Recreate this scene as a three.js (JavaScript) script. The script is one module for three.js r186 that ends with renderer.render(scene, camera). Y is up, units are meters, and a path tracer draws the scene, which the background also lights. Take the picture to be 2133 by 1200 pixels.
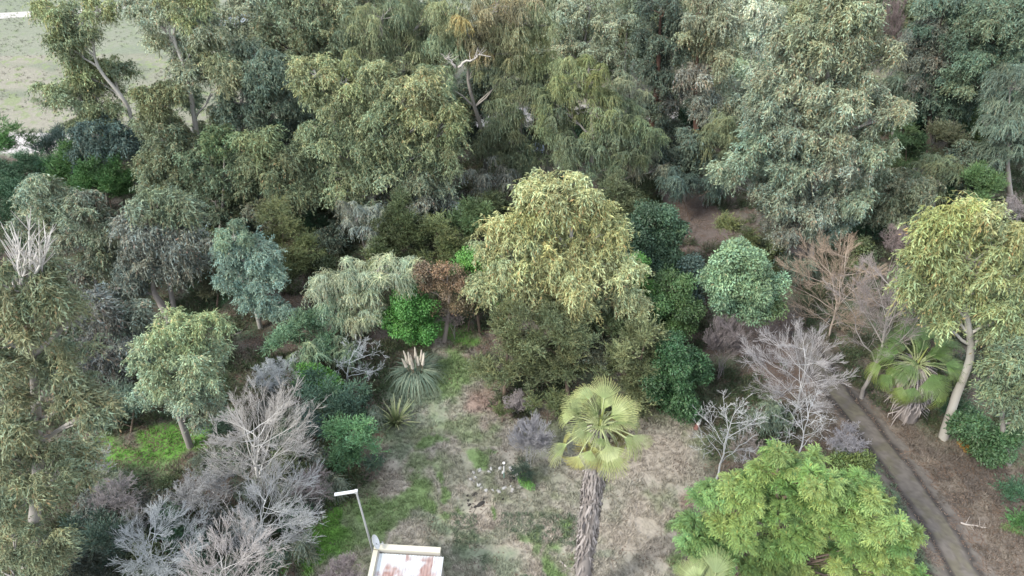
import * as THREE from 'three';

// ---------------------------------------------------------------- camera, sky, sun, exposure
const CAM_H = 32, PITCH = 43 * Math.PI / 180, FOC = 1485;           // focal length in photograph pixels (2133 x 1200)
const scene = new THREE.Scene();
const camera = new THREE.PerspectiveCamera(2 * Math.atan(600 / FOC) * 180 / Math.PI, 1024 / 576, 0.5, 3000);
camera.position.set(0, CAM_H, 0);
camera.rotation.set(-PITCH, 0, 0);
const renderer = new THREE.WebGLRenderer({ antialias: true });
renderer.setSize(1024, 576);
renderer.toneMapping = THREE.LinearToneMapping;
renderer.toneMappingExposure = 3.0;
renderer.shadowMap.enabled = true;
{                                                                    // bright overcast sky, a little brighter overhead
  const w = 64, h = 32, d = new Float32Array(w * h * 4);
  for (let j = 0; j < h; j++) {
    const el = ((j + 0.5) / h - 0.5) * Math.PI, s = Math.sin(el);
    const k = s > 0 ? 0.78 * (1 + 2.4 * s) / 3.4 : 0.2;
    for (let i = 0; i < w; i++) d.set([0.92 * k, 0.98 * k, 1.1 * k, 1], (j * w + i) * 4);
  }
  const t = new THREE.DataTexture(d, w, h, THREE.RGBAFormat, THREE.FloatType);
  t.mapping = THREE.EquirectangularReflectionMapping; t.magFilter = THREE.LinearFilter; t.needsUpdate = true;
  scene.background = t; scene.environment = t;
}
const sun = new THREE.DirectionalLight(new THREE.Color().setRGB(1, 0.94, 0.82), 1.5);
sun.position.set(-52, 62, -6); sun.target.position.set(0, 0, -40);
sun.shadow.radius = 22; sun.castShadow = true;
Object.assign(sun.shadow.camera, { left: -90, right: 90, top: 90, bottom: -90, near: 1, far: 260 });
sun.shadow.mapSize.set(4096, 4096);
scene.add(sun, sun.target);

// ---------------------------------------------------------------- helpers
function rng(seed) { let a = (seed * 2654435761) >>> 0; return () => { a = (a + 0x6D2B79F5) | 0; let t = Math.imul(a ^ (a >>> 15), 1 | a); t = (t + Math.imul(t ^ (t >>> 7), 61 | t)) ^ t; return ((t ^ (t >>> 14)) >>> 0) / 4294967296; }; }
const V = (x, y, z) => new THREE.Vector3(x, y, z);
const C = (r, g, b) => [r, g, b];
const lerp = (a, b, t) => a + (b - a) * t, clamp = (x, a, b) => Math.min(b, Math.max(a, x)), mix3 = (a, b, t) => [lerp(a[0], b[0], t), lerp(a[1], b[1], t), lerp(a[2], b[2], t)];
const smooth = (a, b, x) => { const t = clamp((x - a) / (b - a), 0, 1); return t * t * (3 - 2 * t); };
const camPos = camera.position, FWD = V(0, -Math.sin(PITCH), -Math.cos(PITCH));
function ray(px, py) { const u = (px - 1066.5) / FOC, v = -(py - 600) / FOC; return V(u, v * Math.cos(PITCH) - Math.sin(PITCH), -Math.cos(PITCH) - v * Math.sin(PITCH)); }
function G(px, py, y = 0) { const r = ray(px, py); return camPos.clone().addScaledVector(r, (y - CAM_H) / r.y); }
function atZ(px, py, z) { const r = ray(px, py); return camPos.clone().addScaledVector(r, z / r.z); }
function mpp(p) { return p.clone().sub(camPos).dot(FWD) / FOC; }
const used = {};
function numbered(n) { used[n] = (used[n] || 0) + 1; return used[n] === 1 ? n : n + '_' + String(used[n] - 1).padStart(3, '0'); }
function tag(o, label, category, group) { o.userData.label = label; o.userData.category = category; if (group) o.userData.group = group; return o; }
function thing(name, label, category, pos, group) { const o = new THREE.Group(); o.name = numbered(name); o.position.copy(pos); scene.add(o); return tag(o, label, category, group); }
function part(name, geo, m, parent) { const o = new THREE.Mesh(geo, m); o.name = name; parent.add(o); return o; }
function structure(name, geo, m) { const o = new THREE.Mesh(geo, m); o.name = name; o.userData.kind = 'structure'; scene.add(o); return o; }

// value noise
const PERM = new Uint8Array(512); { const r = rng(7); const p = [...Array(256).keys()]; for (let i = 255; i > 0; i--) { const j = Math.floor(r() * (i + 1)); [p[i], p[j]] = [p[j], p[i]]; } for (let i = 0; i < 512; i++) PERM[i] = p[i & 255]; }
function vn(x, y) { const xi = Math.floor(x), yi = Math.floor(y), u0 = x - xi, v0 = y - yi, u = u0 * u0 * (3 - 2 * u0), v = v0 * v0 * (3 - 2 * v0), X = xi & 255, Y = yi & 255; const a = PERM[PERM[X] + Y], b = PERM[PERM[X + 1 & 255] + Y], c = PERM[PERM[X] + (Y + 1 & 255)], d = PERM[PERM[X + 1 & 255] + (Y + 1 & 255)]; return (a + (b - a) * u + (c - a) * v + (a - b - c + d) * u * v) / 255; }
function fbm(x, y, o = 4) { let s = 0, a = 0.5, n = 0; for (let i = 0; i < o; i++) { s += a * vn(x, y); n += a; a *= 0.5; x = x * 2.03 + 17.1; y = y * 2.03 + 9.7; } return s / n; }

// mesh builder: tubes, leaves, ribbons with vertex colours
class MB {
  constructor() { this.p = []; this.n = []; this.c = []; this.i = []; }
  v(p, n, c) { this.p.push(p.x, p.y, p.z); this.n.push(n.x, n.y, n.z); this.c.push(c[0], c[1], c[2]); return this.p.length / 3 - 1; }
  tube(pts, r0, r1, sides, col, rnd, bump = 0) {
    const N = pts.length, ref = V(0.31, 0.12, 0.94); let prev = -1;
    for (let k = 0; k < N; k++) {
      const t = pts[Math.min(k + 1, N - 1)].clone().sub(pts[Math.max(k - 1, 0)]).normalize();
      const a = t.clone().cross(Math.abs(t.dot(ref)) > 0.9 ? V(1, 0, 0) : ref).normalize(), b = t.clone().cross(a), r = lerp(r0, r1, k / (N - 1));
      const start = this.p.length / 3;
      const cc = rnd ? mix3(col, [col[0] * 0.72, col[1] * 0.7, col[2] * 0.68], rnd() * rnd() * 1.3) : col;
      for (let s = 0; s < sides; s++) {
        const an = s / sides * Math.PI * 2, d = a.clone().multiplyScalar(Math.cos(an)).addScaledVector(b, Math.sin(an));
        const rr = r * (bump && rnd ? 1 + bump * (rnd() - 0.5) : 1);
        this.v(pts[k].clone().addScaledVector(d, rr), d, rnd && bump ? mix3(cc, col, rnd()) : cc);
      }
      if (prev >= 0) for (let s = 0; s < sides; s++) { const q = (s + 1) % sides; this.i.push(prev + s, prev + q, start + s, prev + q, start + q, start + s); }
      prev = start;
    }
    return this;
  }
  leaf(p, d, side, len, wid, col, fold = 0.25) {                     // folded rhombus: four vertices, two faces
    const up = side.clone().cross(d).normalize();
    const m = p.clone().addScaledVector(d, len * 0.42).addScaledVector(up, -wid * fold);
    const a = m.clone().addScaledVector(side, wid * 0.5).addScaledVector(up, wid * fold * 2), b = m.clone().addScaledVector(side, -wid * 0.5).addScaledVector(up, wid * fold * 2), e = p.clone().addScaledVector(d, len);
    const i = this.v(p, up, col); this.v(a, up.clone().addScaledVector(side, -0.5).normalize(), col); this.v(e, up, col); this.v(b, up.clone().addScaledVector(side, 0.5).normalize(), col);
    this.i.push(i, i + 1, i + 2, i, i + 2, i + 3);
  }
  strip(pts, w0, w1, side, col0, col1, sag = 0) {                    // ribbon along pts, tapering
    const N = pts.length; let q = -1;
    for (let k = 0; k < N; k++) {
      const t = k / (N - 1), w = lerp(w0, w1, t) / 2, tg = pts[Math.min(k + 1, N - 1)].clone().sub(pts[Math.max(k - 1, 0)]).normalize(), sd = side.clone().addScaledVector(tg, -side.dot(tg)).normalize(), up = sd.clone().cross(tg).normalize(), c = mix3(col0, col1, t);
      const i = this.v(pts[k].clone().addScaledVector(sd, w), up, c); this.v(pts[k].clone().addScaledVector(up, -sag * w), up, c); this.v(pts[k].clone().addScaledVector(sd, -w), up, c);
      if (q >= 0) this.i.push(q, i, q + 1, i, i + 1, q + 1, q + 1, i + 1, q + 2, i + 1, i + 2, q + 2);
      q = i;
    }
  }
  box(cx, cy, cz, sx, sy, sz, col) {
    const g = new THREE.BoxGeometry(sx, sy, sz).toNonIndexed(), P = g.attributes.position, N = g.attributes.normal;
    for (let k = 0; k < P.count; k++) { this.v(V(P.getX(k) + cx, P.getY(k) + cy, P.getZ(k) + cz), V(N.getX(k), N.getY(k), N.getZ(k)), col); this.i.push(this.p.length / 3 - 1); }
    return this;
  }
  geo() { const g = new THREE.BufferGeometry(); g.setAttribute('position', new THREE.Float32BufferAttribute(this.p, 3)); g.setAttribute('normal', new THREE.Float32BufferAttribute(this.n, 3)); g.setAttribute('color', new THREE.Float32BufferAttribute(this.c, 3)); g.setIndex(this.i); return g; }
}
function rdir(r) { const z = r() * 2 - 1, a = r() * Math.PI * 2, s = Math.sqrt(1 - z * z); return V(s * Math.cos(a), z, s * Math.sin(a)); }
function sideOf(d, r) { return d.clone().cross(rdir(r)).normalize(); }
function curve(a, b, c, n) { const o = []; for (let k = 0; k <= n; k++) { const t = k / n, u = 1 - t; o.push(V(0, 0, 0).addScaledVector(a, u * u).addScaledVector(b, 2 * u * t).addScaledVector(c, t * t)); } return o; }
function wob(pts, r, amt) { return pts.map((p, k) => (k === 0 || k === pts.length - 1) ? p : p.clone().addScaledVector(rdir(r), amt)); }

// ---------------------------------------------------------------- materials
const M = {
  leaf: new THREE.MeshPhysicalMaterial({ color: 0xffffff, vertexColors: true, roughness: 0.62, side: THREE.DoubleSide, specularIntensity: 0.6 }),
  leather: new THREE.MeshStandardMaterial({ color: 0xffffff, vertexColors: true, roughness: 0.55, side: THREE.DoubleSide }),
  frond: new THREE.MeshPhysicalMaterial({ color: 0xffffff, vertexColors: true, roughness: 0.5, side: THREE.DoubleSide }),
  bark: new THREE.MeshStandardMaterial({ color: 0xffffff, vertexColors: true, roughness: 0.95 }),
  dry: new THREE.MeshStandardMaterial({ color: 0xffffff, vertexColors: true, roughness: 0.9, side: THREE.DoubleSide }),
  paint: new THREE.MeshStandardMaterial({ color: 0xffffff, vertexColors: true, roughness: 0.6 }),
  metal: new THREE.MeshStandardMaterial({ color: 0xffffff, vertexColors: true, roughness: 0.5, metalness: 0.35 }),
};

// ---------------------------------------------------------------- leaf clumps (shared geometry, copied through each crown)
function leafCol(r, red = 0.05) { const k = 0.72 + r() * 0.56, w = (r() - 0.5) * 0.22; return r() < red ? [k * 1.25, k * 0.8, k * 0.75] : [k * (1 + w), k, k * (1 - w)]; }
const clumpMakers = {
  gum(r) { const m = new MB(); for (let t = 0; t < 17; t++) { const a = r() * 6.283, out = V(Math.cos(a), 0.25 + r() * 0.7, Math.sin(a)), st = rdir(r).multiplyScalar(0.16).add(V(0, 0.16, 0)), L = 0.3 + r() * 0.4, dr = 0.45 + r() * 0.55; const at = s => st.clone().addScaledVector(out, s * L).add(V(0, -dr * s * s, 0));
      m.strip([at(0), at(0.5), at(1)], 0.014, 0.006, V(-out.z, 0, out.x), [1.6, 1.25, 1.2], [1.4, 1.1, 1]);
      for (let j = 0; j < 12; j++) { const s = (j + r()) / 12, p = at(s), d = V(0, -0.75, 0).addScaledVector(rdir(r), 0.62).addScaledVector(out, 0.2).normalize(); m.leaf(p, d, sideOf(d, r), 0.13 + r() * 0.1, 0.04 + r() * 0.024, leafCol(r)); } } return m.geo(); },
  upright(r) { const m = new MB(); for (let t = 0; t < 21; t++) { const dir = rdir(r); dir.y = Math.abs(dir.y) * 0.9 + 0.15; dir.normalize(); const st = rdir(r).multiplyScalar(0.14), L = 0.32 + r() * 0.28; for (let j = 0; j < 10; j++) { const s = 0.15 + 0.85 * (j + r()) / 10, d = dir.clone().addScaledVector(rdir(r), 0.55).normalize(); m.leaf(st.clone().addScaledVector(dir, s * L), d, sideOf(d, r), 0.09 + r() * 0.06, 0.026 + r() * 0.012, leafCol(r, 0.02)); } } return m.geo(); },
  broad(r) { const m = new MB(); for (let t = 0; t < 175; t++) { const n = rdir(r); if (n.y < -0.3 && r() < 0.6) n.y *= -1; const p = n.clone().multiplyScalar(0.24 + 0.22 * Math.sqrt(r())), d = n.clone().multiplyScalar(0.5).add(V(0, -0.25, 0)).addScaledVector(rdir(r), 0.75).normalize(); m.leaf(p, d, d.clone().cross(n.clone().addScaledVector(rdir(r), 0.4)).normalize(), 0.1 + r() * 0.06, 0.055 + r() * 0.03, leafCol(r, 0.02), 0.12); } return m.geo(); },
  feather(r) { const m = new MB(); for (let t = 0; t < 27; t++) { const dir = rdir(r); dir.y = Math.abs(dir.y) * 0.8 + 0.1; dir.normalize(); const L = 0.3 + r() * 0.2, dr = 0.12 + r() * 0.22, sd = dir.clone().cross(V(0, 1, 0)).normalize(); const at = s => dir.clone().multiplyScalar(s * L).add(V(0, -dr * s * s, 0)); const k = 0.85 + r() * 0.3;
      for (let j = 0; j < 13; j++) { const s = 0.2 + 0.8 * j / 12, p = at(s), tg = at(Math.min(s + 0.05, 1.05)).sub(at(s - 0.05)).normalize(), d = tg.clone().multiplyScalar(0.8).addScaledVector(sd, (j % 2 ? 1 : -1) * 0.75).addScaledVector(rdir(r), 0.25).normalize(); const c = leafCol(r, 0.01); m.leaf(p, d, d.clone().cross(V(0, 1, 0)).normalize(), 0.1 + r() * 0.06, 0.036, [c[0] * k, c[1] * k, c[2] * k]); } } return m.geo(); },
  weep(r) { const m = new MB(); for (let t = 0; t < 21; t++) { const a = r() * 6.283, out = V(Math.cos(a), 0.5, Math.sin(a)), L = 0.35 + r() * 0.35, dr = 0.5 + r() * 0.6; const at = s => out.clone().multiplyScalar(s * L).add(V(0, 0.25 - dr * s * s, 0));
      m.strip([at(0), at(0.5), at(1)], 0.012, 0.005, V(-out.z, 0, out.x), [1.5, 1.3, 1.1], [1.3, 1.1, 1]);
      for (let j = 0; j < 15; j++) { const s = (j + r()) / 15, p = at(s), d = V(0, -0.9, 0).addScaledVector(rdir(r), 0.4).normalize(); m.leaf(p, d, sideOf(d, r), 0.11 + r() * 0.08, 0.024 + r() * 0.012, leafCol(r, 0.03)); } } return m.geo(); },
};
const RC = { gum: 0.52, upright: 0.46, broad: 0.42, feather: 0.5, weep: 0.6 };
const clumps = {}; for (const k in clumpMakers) clumps[k] = [0, 1, 2].map(i => clumpMakers[k](rng(100 + i * 7 + k.length * 31)));
let nInst = 0;

// ---------------------------------------------------------------- leafy trees and shrubs
// base: pixel of the foot. lobes: [px, py, rx, ry, depth offset in m, tint]. The lobes lie at the depth of the foot (plus offset).
let treeSeed = 1;
function tree(name, label, category, kind, base, lobes, o = {}) {
  const r = rng(9000 + 37 * treeSeed++), foot = G(base[0], base[1]);
  const grp = thing(name, label, category, foot, o.group);
  const gummy = kind === 'gum' || kind === 'weep', lum = c => 0.3 * c[0] + 0.6 * c[1] + 0.1 * c[2];
  const soft = c => { if (o.warm) return c; const g = (c[0] + c[1] + c[2]) / 3, q = gummy ? 0.24 : 0.1, k = gummy ? 1.34 : 1.1; return [lerp(c[0], g, q) * k * 0.95, lerp(c[1], g, q) * k * 1.07, lerp(c[2], g, q) * k * 1.08]; };
  const pal = (o.pal || [C(0.115, 0.135, 0.075), C(0.15, 0.16, 0.08)]).map(soft), bark = o.bark || C(0.3, 0.27, 0.23), dens = o.dens || 1;
  const L = lobes.map(l => { const dz = l[4] === undefined || l[4] === null ? (r() - 0.5) * 1.0 * l[2] * 0.025 : l[4]; const c = atZ(l[0], l[1], foot.z - dz), k = mpp(c); return { c: c.sub(foot), rx: l[2] * k, ry: (l[3] || l[2]) * k, rz: Math.max(l[2], (l[3] || l[2]) * 0.7) * k * 0.9, tint: l[5] && (t => { const k = lum(pal[0]) / lum(t); return t.map(v => v * k); })(soft(l[5])) }; });
  for (const l of L) { const low = 0.25 + l.ry * 0.55; if (l.c.y < low) l.c.y = low; }
  // trunk
  const topL = L.reduce((a, b) => a.c.y + a.ry * 0.3 > b.c.y + b.ry * 0.3 ? a : b), H = topL.c.y + topL.ry * 0.25;
  let way = o.trunk ? o.trunk.map(q => atZ(q[0], q[1], foot.z).sub(foot)) : [topL.c.clone().multiplyScalar(0.5).add(V((r() - 0.5) * H * 0.08, 0, (r() - 0.5) * H * 0.08))];
  const tpts = [V(0, -0.15, 0), ...way, topL.c.clone().add(V(0, topL.ry * 0.25, 0))];
  const tc = new THREE.CatmullRomCurve3(tpts, false, 'centripetal').getPoints(18);
  const tr = o.r || clamp(H * 0.016, 0.035, 0.32);
  part('trunk', new MB().tube(tc, tr * 1.25, tr * 0.22, 9, bark, r, 0.18).geo(), M.bark, grp);
  // branches and clumps
  const mats = [], cols = [], mtx = new THREE.Matrix4(), q = new THREE.Quaternion(), e = new THREE.Euler();
  const rc = RC[kind] * (o.size || 1);
  for (const l of L) {
    const S = 4 * Math.PI * Math.pow(l.rx * l.ry * l.rz, 2 / 3), n = Math.max(o.few || 5, Math.round(S / (Math.PI * rc * rc) * 1.9 * dens)), tuft = kind === 'feather', ks = tuft ? clamp(Math.round(5 + S / 2.6), 6, 30) : gummy ? clamp(Math.round(4 + S / 4.2), 5, 24) : clamp(Math.round(3 + S / 6), 4, 18);
    const att = tc.filter(p => p.y < l.c.y - 0.75 * Math.hypot(p.x - l.c.x, p.z - l.c.z) && p.y > H * 0.1), from = att.length ? att.reduce((a, b) => a.distanceTo(l.c) < b.distanceTo(l.c) ? a : b) : tc[3];
    const bm = new MB(), br = clamp(tr * 0.38, 0.018, 0.1);
    const mid = from.clone().lerp(l.c, 0.55).add(V(0, 0.1 * l.ry, 0)).addScaledVector(rdir(r), l.rx * 0.25);
    const limb = wob(curve(from, mid, l.c.clone().add(V(0, l.ry * 0.1, 0)), 6), r, l.rx * 0.07);
    bm.tube(limb, br, br * 0.4, 6, bark, r, 0.1);
    for (let s = 0; s < ks; s++) {
      const d = rdir(r); d.y = d.y * 0.85 + 0.18; d.normalize();
      const sr = tuft ? 0.3 + r() * 0.14 : gummy ? 0.28 + r() * 0.17 : 0.34 + r() * 0.2, sc = V(d.x * l.rx, d.y * l.ry, d.z * l.rz).multiplyScalar(tuft ? 0.85 + (r() - 0.5) * 0.4 : gummy ? 0.8 + (r() - 0.5) * 0.34 : 0.74 + (r() - 0.5) * 0.22).add(l.c);
      const p0 = limb[2 + Math.floor(r() * 4)];
      bm.tube(wob(curve(p0, p0.clone().lerp(sc, 0.5).add(V(0, 0.1 * l.ry, 0)), sc, 3), r, l.rx * 0.03), br * 0.4, br * 0.12, 4, bark, r);
      for (let b = 0; b < 3; b++) { const tip = sc.clone().add(V((r() - 0.5) * l.rx, (r() - 0.3) * l.ry, (r() - 0.5) * l.rz).multiplyScalar(sr * 1.4)); bm.tube([p0.clone().lerp(sc, 0.6), p0.clone().lerp(sc, 0.6).lerp(tip, 0.5).addScaledVector(rdir(r), 0.08), tip], br * 0.2, br * 0.06, 3, bark, r); }
      const p = l.tint ? [l.tint, mix3(l.tint, pal[1], 0.25)] : pal;
      const subCol = mix3(p[0], p[1], clamp(r() * 1.3 - 0.15, 0, 1)), sv = 0.78 + r() * 0.5;
      for (let k = 0; k < n / ks; k++) {
        const u = rdir(r), rad = r() < 0.12 ? 1 + r() * 0.55 : 0.35 + 0.65 * Math.sqrt(r());
        const pos = V(u.x * l.rx * sr, u.y * l.ry * sr, u.z * l.rz * sr).multiplyScalar(rad).add(sc);
        if (pos.y < 0.2) pos.y = 0.2 + r() * 0.2;
        const sc1 = (0.72 + r() * 0.6) * (o.size || 1);
        e.set((r() - 0.5) * 0.7, r() * 6.283, (r() - 0.5) * 0.7); q.setFromEuler(e);
        mtx.compose(pos, q, V(sc1, sc1 * (0.85 + r() * 0.3), sc1)); mats.push(mtx.clone());
        const j = sv * (0.84 + r() * 0.32), w = (r() - 0.5) * 0.12; cols.push([subCol[0] * j * (1 + w), subCol[1] * j, subCol[2] * j * (1 - w)]);
      }
    }
    part('branch', bm.geo(), M.bark, grp);
  }
  const im = new THREE.InstancedMesh(clumps[kind][treeSeed % 3], kind === 'broad' || kind === 'upright' ? M.leather : M.leaf, mats.length), cc = new THREE.Color();
  mats.forEach((m, i) => { im.setMatrixAt(i, m); im.setColorAt(i, cc.setRGB(...cols[i])); });
  im.name = 'crown'; im.userData.kind = 'stuff'; grp.add(im); nInst += mats.length;
  return grp;
}

// ---------------------------------------------------------------- leafless trees
// env: [px, py, rx, ry] of the crown at the depth of the foot
function bare(name, label, category, base, env, o = {}) {
  const r = rng(5000 + 53 * treeSeed++), foot = G(base[0], base[1]), grp = thing(name, label, category, foot, o.group);
  const lift = name === 'bare_shrub' ? 1.15 : 0.95, warm = [0.95, 1, 1], col = (o.col || C(0.33, 0.29, 0.28)).map((v, i) => Math.min(0.7, v * lift * warm[i])), ec = atZ(env[0], env[1], foot.z), k = mpp(ec), rx = env[2] * k * 0.86, ry = env[3] * k * 0.88; ec.sub(foot); ec.y = Math.max(ec.y, ry * 0.6);
  const stems = o.stems || 1, nl = o.limbs || 10, H = ec.y + ry * 0.85, R = (o.r || clamp(H * 0.013, 0.03, 0.16)) * 0.66, fine = (o.fine || 1) * (name === 'bare_shrub' ? 0.8 : 1), twc = o.twig ? o.twig.map((v, i) => Math.min(0.66, v * lift * warm[i])) : mix3(col, C(0.32, 0.24, 0.23), 0.5);
  const fork = o.fork || 0.3;
  const grow = (m, p0, dir, len, rad, lev) => {                      // a twig with its own twigs
    const bend = lev === 1 ? 0.16 : 0.3, d1 = dir.clone().addScaledVector(rdir(r), bend).add(V(0, o.up ?? 0.22, 0)).normalize();
    const p1 = p0.clone().addScaledVector(dir, len * 0.5).addScaledVector(rdir(r), len * 0.04), p2 = p1.clone().addScaledVector(d1, len * 0.5);
    rad = Math.max(rad, o.min || 0.0065); m.tube(lev < 3 ? [p0, p1, p2] : [p0, p2], rad, Math.max(rad * 0.35, 0.0035), lev < 2 ? 5 : 3, lev > 1 ? twc : col, r);
    if (lev >= 4) return;
    const n = Math.round([0, 8, 6, 4][lev] * fine);
    for (let i = 0; i < n; i++) { const t = 0.25 + 0.75 * (i + r()) / n, p = t < 0.5 ? p0.clone().lerp(p1, t * 2) : p1.clone().lerp(p2, t * 2 - 1); const d = (t < 0.5 ? dir : d1).clone().addScaledVector(rdir(r), o.spread || 0.8).normalize(); grow(m, p, d, len * (0.42 + r() * 0.3) * (1.15 - 0.5 * t), rad * (0.52 - 0.2 * t), lev + 1); }
  };
  for (let s = 0; s < stems; s++) {
    const f0 = stems > 1 ? V((r() - 0.5) * 0.5, -0.1, (r() - 0.5) * 0.5) : V(0, -0.1, 0), top = stems > 1 ? V(ec.x + (r() - 0.5) * rx * 1.5, H * (0.75 + r() * 0.25), ec.z + (r() - 0.5) * rx * 1.2) : V(ec.x * 0.9, H, ec.z);
    const tp = wob(curve(f0, V(f0.x + (top.x - f0.x) * 0.25, H * 0.5, f0.z + (top.z - f0.z) * 0.3), top, 12), r, H * 0.012), rs = R / Math.sqrt(stems);
    part(stems > 1 ? 'stem' : 'trunk', new MB().tube(tp, rs * 1.2, rs * 0.12, 7, col, r, 0.14).geo(), M.bark, grp);
    for (let i = 0; i < nl; i++) {
      const t = fork + (0.95 - fork) * (i + r() * 0.6) / nl, a = i * 2.399 + r() * 0.8, st = tp[Math.min(12, Math.round(t * 12))];
      const hw = o.vase ? 0.95 : Math.sin(Math.PI * clamp(0.25 + 0.6 * t, 0, 1));
      const el = o.vase ? lerp(-0.1, 1, t) : lerp(-0.55, 0.95, (t - fork) / (1 - fork)), tgt = V(ec.x + Math.cos(a) * rx * hw * Math.sqrt(1 - el * el * 0.7), ec.y + ry * el, ec.z + Math.sin(a) * rx * hw * Math.sqrt(1 - el * el * 0.7));
      if (stems > 1) tgt.lerp(top, 0.35);
      if (tgt.y < 0.3) tgt.y = 0.3 + r() * 0.3;
      if (tgt.y < st.y + 0.1 && !o.droop) tgt.y = st.y + 0.1 + r() * 0.4;
      const len = st.distanceTo(tgt), m = new MB(), rad = rs * lerp(0.5, 0.22, t);
      const lp = wob(curve(st, st.clone().lerp(tgt, 0.5).add(V(0, (o.vase ? -0.05 : 0.05) * len, 0)), tgt, 5), r, len * 0.025);
      m.tube(lp, rad, rad * 0.25, 6, col, r, 0.1);
      const ns = Math.round(9 * fine);
      for (let j = 0; j < ns; j++) { const u = 0.2 + 0.8 * (j + r()) / ns, ix = Math.min(4, Math.floor(u * 5)), p = lp[ix].clone().lerp(lp[ix + 1], u * 5 - ix), tg = lp[ix + 1].clone().sub(lp[ix]).normalize(); grow(m, p, tg.addScaledVector(rdir(r), o.spread || 0.75).normalize(), len * (0.28 + r() * 0.24) * (1.2 - 0.5 * u), rad * (0.45 - 0.2 * u), 2); }
      part('branch', m.geo(), M.bark, grp);
    }
  }
  return grp;
}

// ---------------------------------------------------------------- ground
const poly = (pts) => pts.map(p => { const g = G(p[0], p[1]); return [g.x, g.z]; });
function inside(P, x, z) { let c = false; for (let i = 0, j = P.length - 1; i < P.length; j = i++) if ((P[i][1] > z) !== (P[j][1] > z) && x < (P[j][0] - P[i][0]) * (z - P[i][1]) / (P[j][1] - P[i][1]) + P[i][0]) c = !c; return c; }
const clearing = poly([[770, 990], [800, 900], [822, 830], [815, 785], [900, 735], [1000, 735], [1005, 830], [1060, 880], [1340, 872], [1450, 862], [1490, 980], [1450, 1080], [1400, 1300], [590, 1300], [640, 1120], [720, 1060]]);
const laneSide = poly([[1490, 960], [1640, 950], [1700, 780], [1760, 790], [1830, 850], [1960, 905], [2050, 950], [2200, 990], [2350, 1300], [1400, 1300], [1440, 1080]]);
const bareFloor = poly([[1330, 400], [1420, 390], [1530, 470], [1620, 560], [1700, 700], [1760, 800], [1640, 860], [1560, 760], [1450, 600], [1400, 500]]);
const roadLine = [[-250, 306], [0, 298], [150, 296], [600, 277], [1000, 247], [1500, 232], [1900, 240], [2400, 246]].map(p => G(p[0], p[1]));
const roadZ = x => { for (let i = 1; i < roadLine.length; i++) if (x <= roadLine[i].x || i === roadLine.length - 1) { const a = roadLine[i - 1], b = roadLine[i]; return lerp(a.z, b.z, (x - a.x) / (b.x - a.x)); } };
// patches of living green: [px, py, rx, ry, strength, colour]
const vivid = C(0.1, 0.22, 0.04), mid = C(0.13, 0.2, 0.075), cool = C(0.12, 0.175, 0.105), deep = C(0.05, 0.105, 0.045);
const patches = [[300, 950, 85, 60, 1, vivid], [410, 915, 60, 40, 0.9, vivid], [330, 1010, 70, 35, 0.6, mid], [690, 1120, 50, 55, 1, vivid], [655, 1170, 40, 50, 1, vivid], [725, 1075, 30, 25, 0.9, vivid], [740, 1010, 40, 30, 0.7, mid],
  [830, 1055, 80, 40, 0.9, mid], [760, 1090, 50, 60, 0.8, mid], [890, 985, 60, 35, 0.55, mid], [905, 1065, 25, 20, 0.9, mid], [870, 800, 60, 50, 0.7, cool], [940, 780, 50, 45, 0.9, mid], [975, 715, 50, 22, 1, C(0.08, 0.16, 0.035)], [915, 945, 30, 15, 0.9, mid], [950, 900, 60, 30, 0.5, mid], [1055, 1060, 9, 10, 1, mid], [1008, 955, 12, 14, 0.9, mid], [935, 1025, 14, 12, 0.9, mid],
  [1080, 1125, 22, 16, 0.8, mid], [1150, 1140, 38, 28, 0.95, mid], [1140, 1185, 30, 25, 0.9, mid], [970, 1180, 90, 30, 0.55, cool], [1000, 1105, 110, 30, 0.35, cool], [900, 1100, 40, 25, 0.4, cool], [850, 880, 60, 30, 0.5, cool], [830, 930, 50, 30, 0.5, cool],
  [1800, 990, 60, 60, 1, cool], [1845, 1060, 40, 60, 1, cool], [1880, 1130, 35, 50, 0.9, cool], [1740, 960, 40, 30, 0.8, deep], [2112, 1085, 20, 16, 1, mid], [1405, 1085, 25, 22, 0.9, mid], [1415, 1180, 30, 30, 0.8, mid], [1240, 1180, 40, 25, 0.35, cool],
  [420, 625, 75, 55, 1, deep], [500, 690, 45, 25, 0.5, cool], [200, 870, 60, 60, 0.7, deep], [250, 1080, 90, 70, 0.7, deep], [880, 640, 50, 30, 0.5, deep], [1480, 905, 60, 20, 0.3, mid]].map(p => { const g = G(p[0], p[1]), a = G(p[0] + p[2], p[1]), b = G(p[0], p[1] - p[3]); return [g.x, g.z, a.x - g.x, Math.abs(b.z - g.z), p[4], p[5]]; });
const dryPatches = [[1300, 950, 130, 60], [1350, 1100, 100, 70], [860, 960, 40, 20], [1000, 1060, 80, 35], [1060, 1120, 80, 30], [1090, 1180, 60, 30]].map(p => { const g = G(p[0], p[1]), a = G(p[0] + p[2], p[1]), b = G(p[0], p[1] - p[3]); return [g.x, g.z, a.x - g.x, Math.abs(b.z - g.z)]; });
const redPatch = [[1455, 1030, 40, 40], [1010, 850, 40, 40], [985, 780, 40, 25]].map(p => { const g = G(p[0], p[1]), a = G(p[0] + p[2], p[1]), b = G(p[0], p[1] - p[3]); return [g.x, g.z, a.x - g.x, Math.abs(b.z - g.z)]; });
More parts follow.
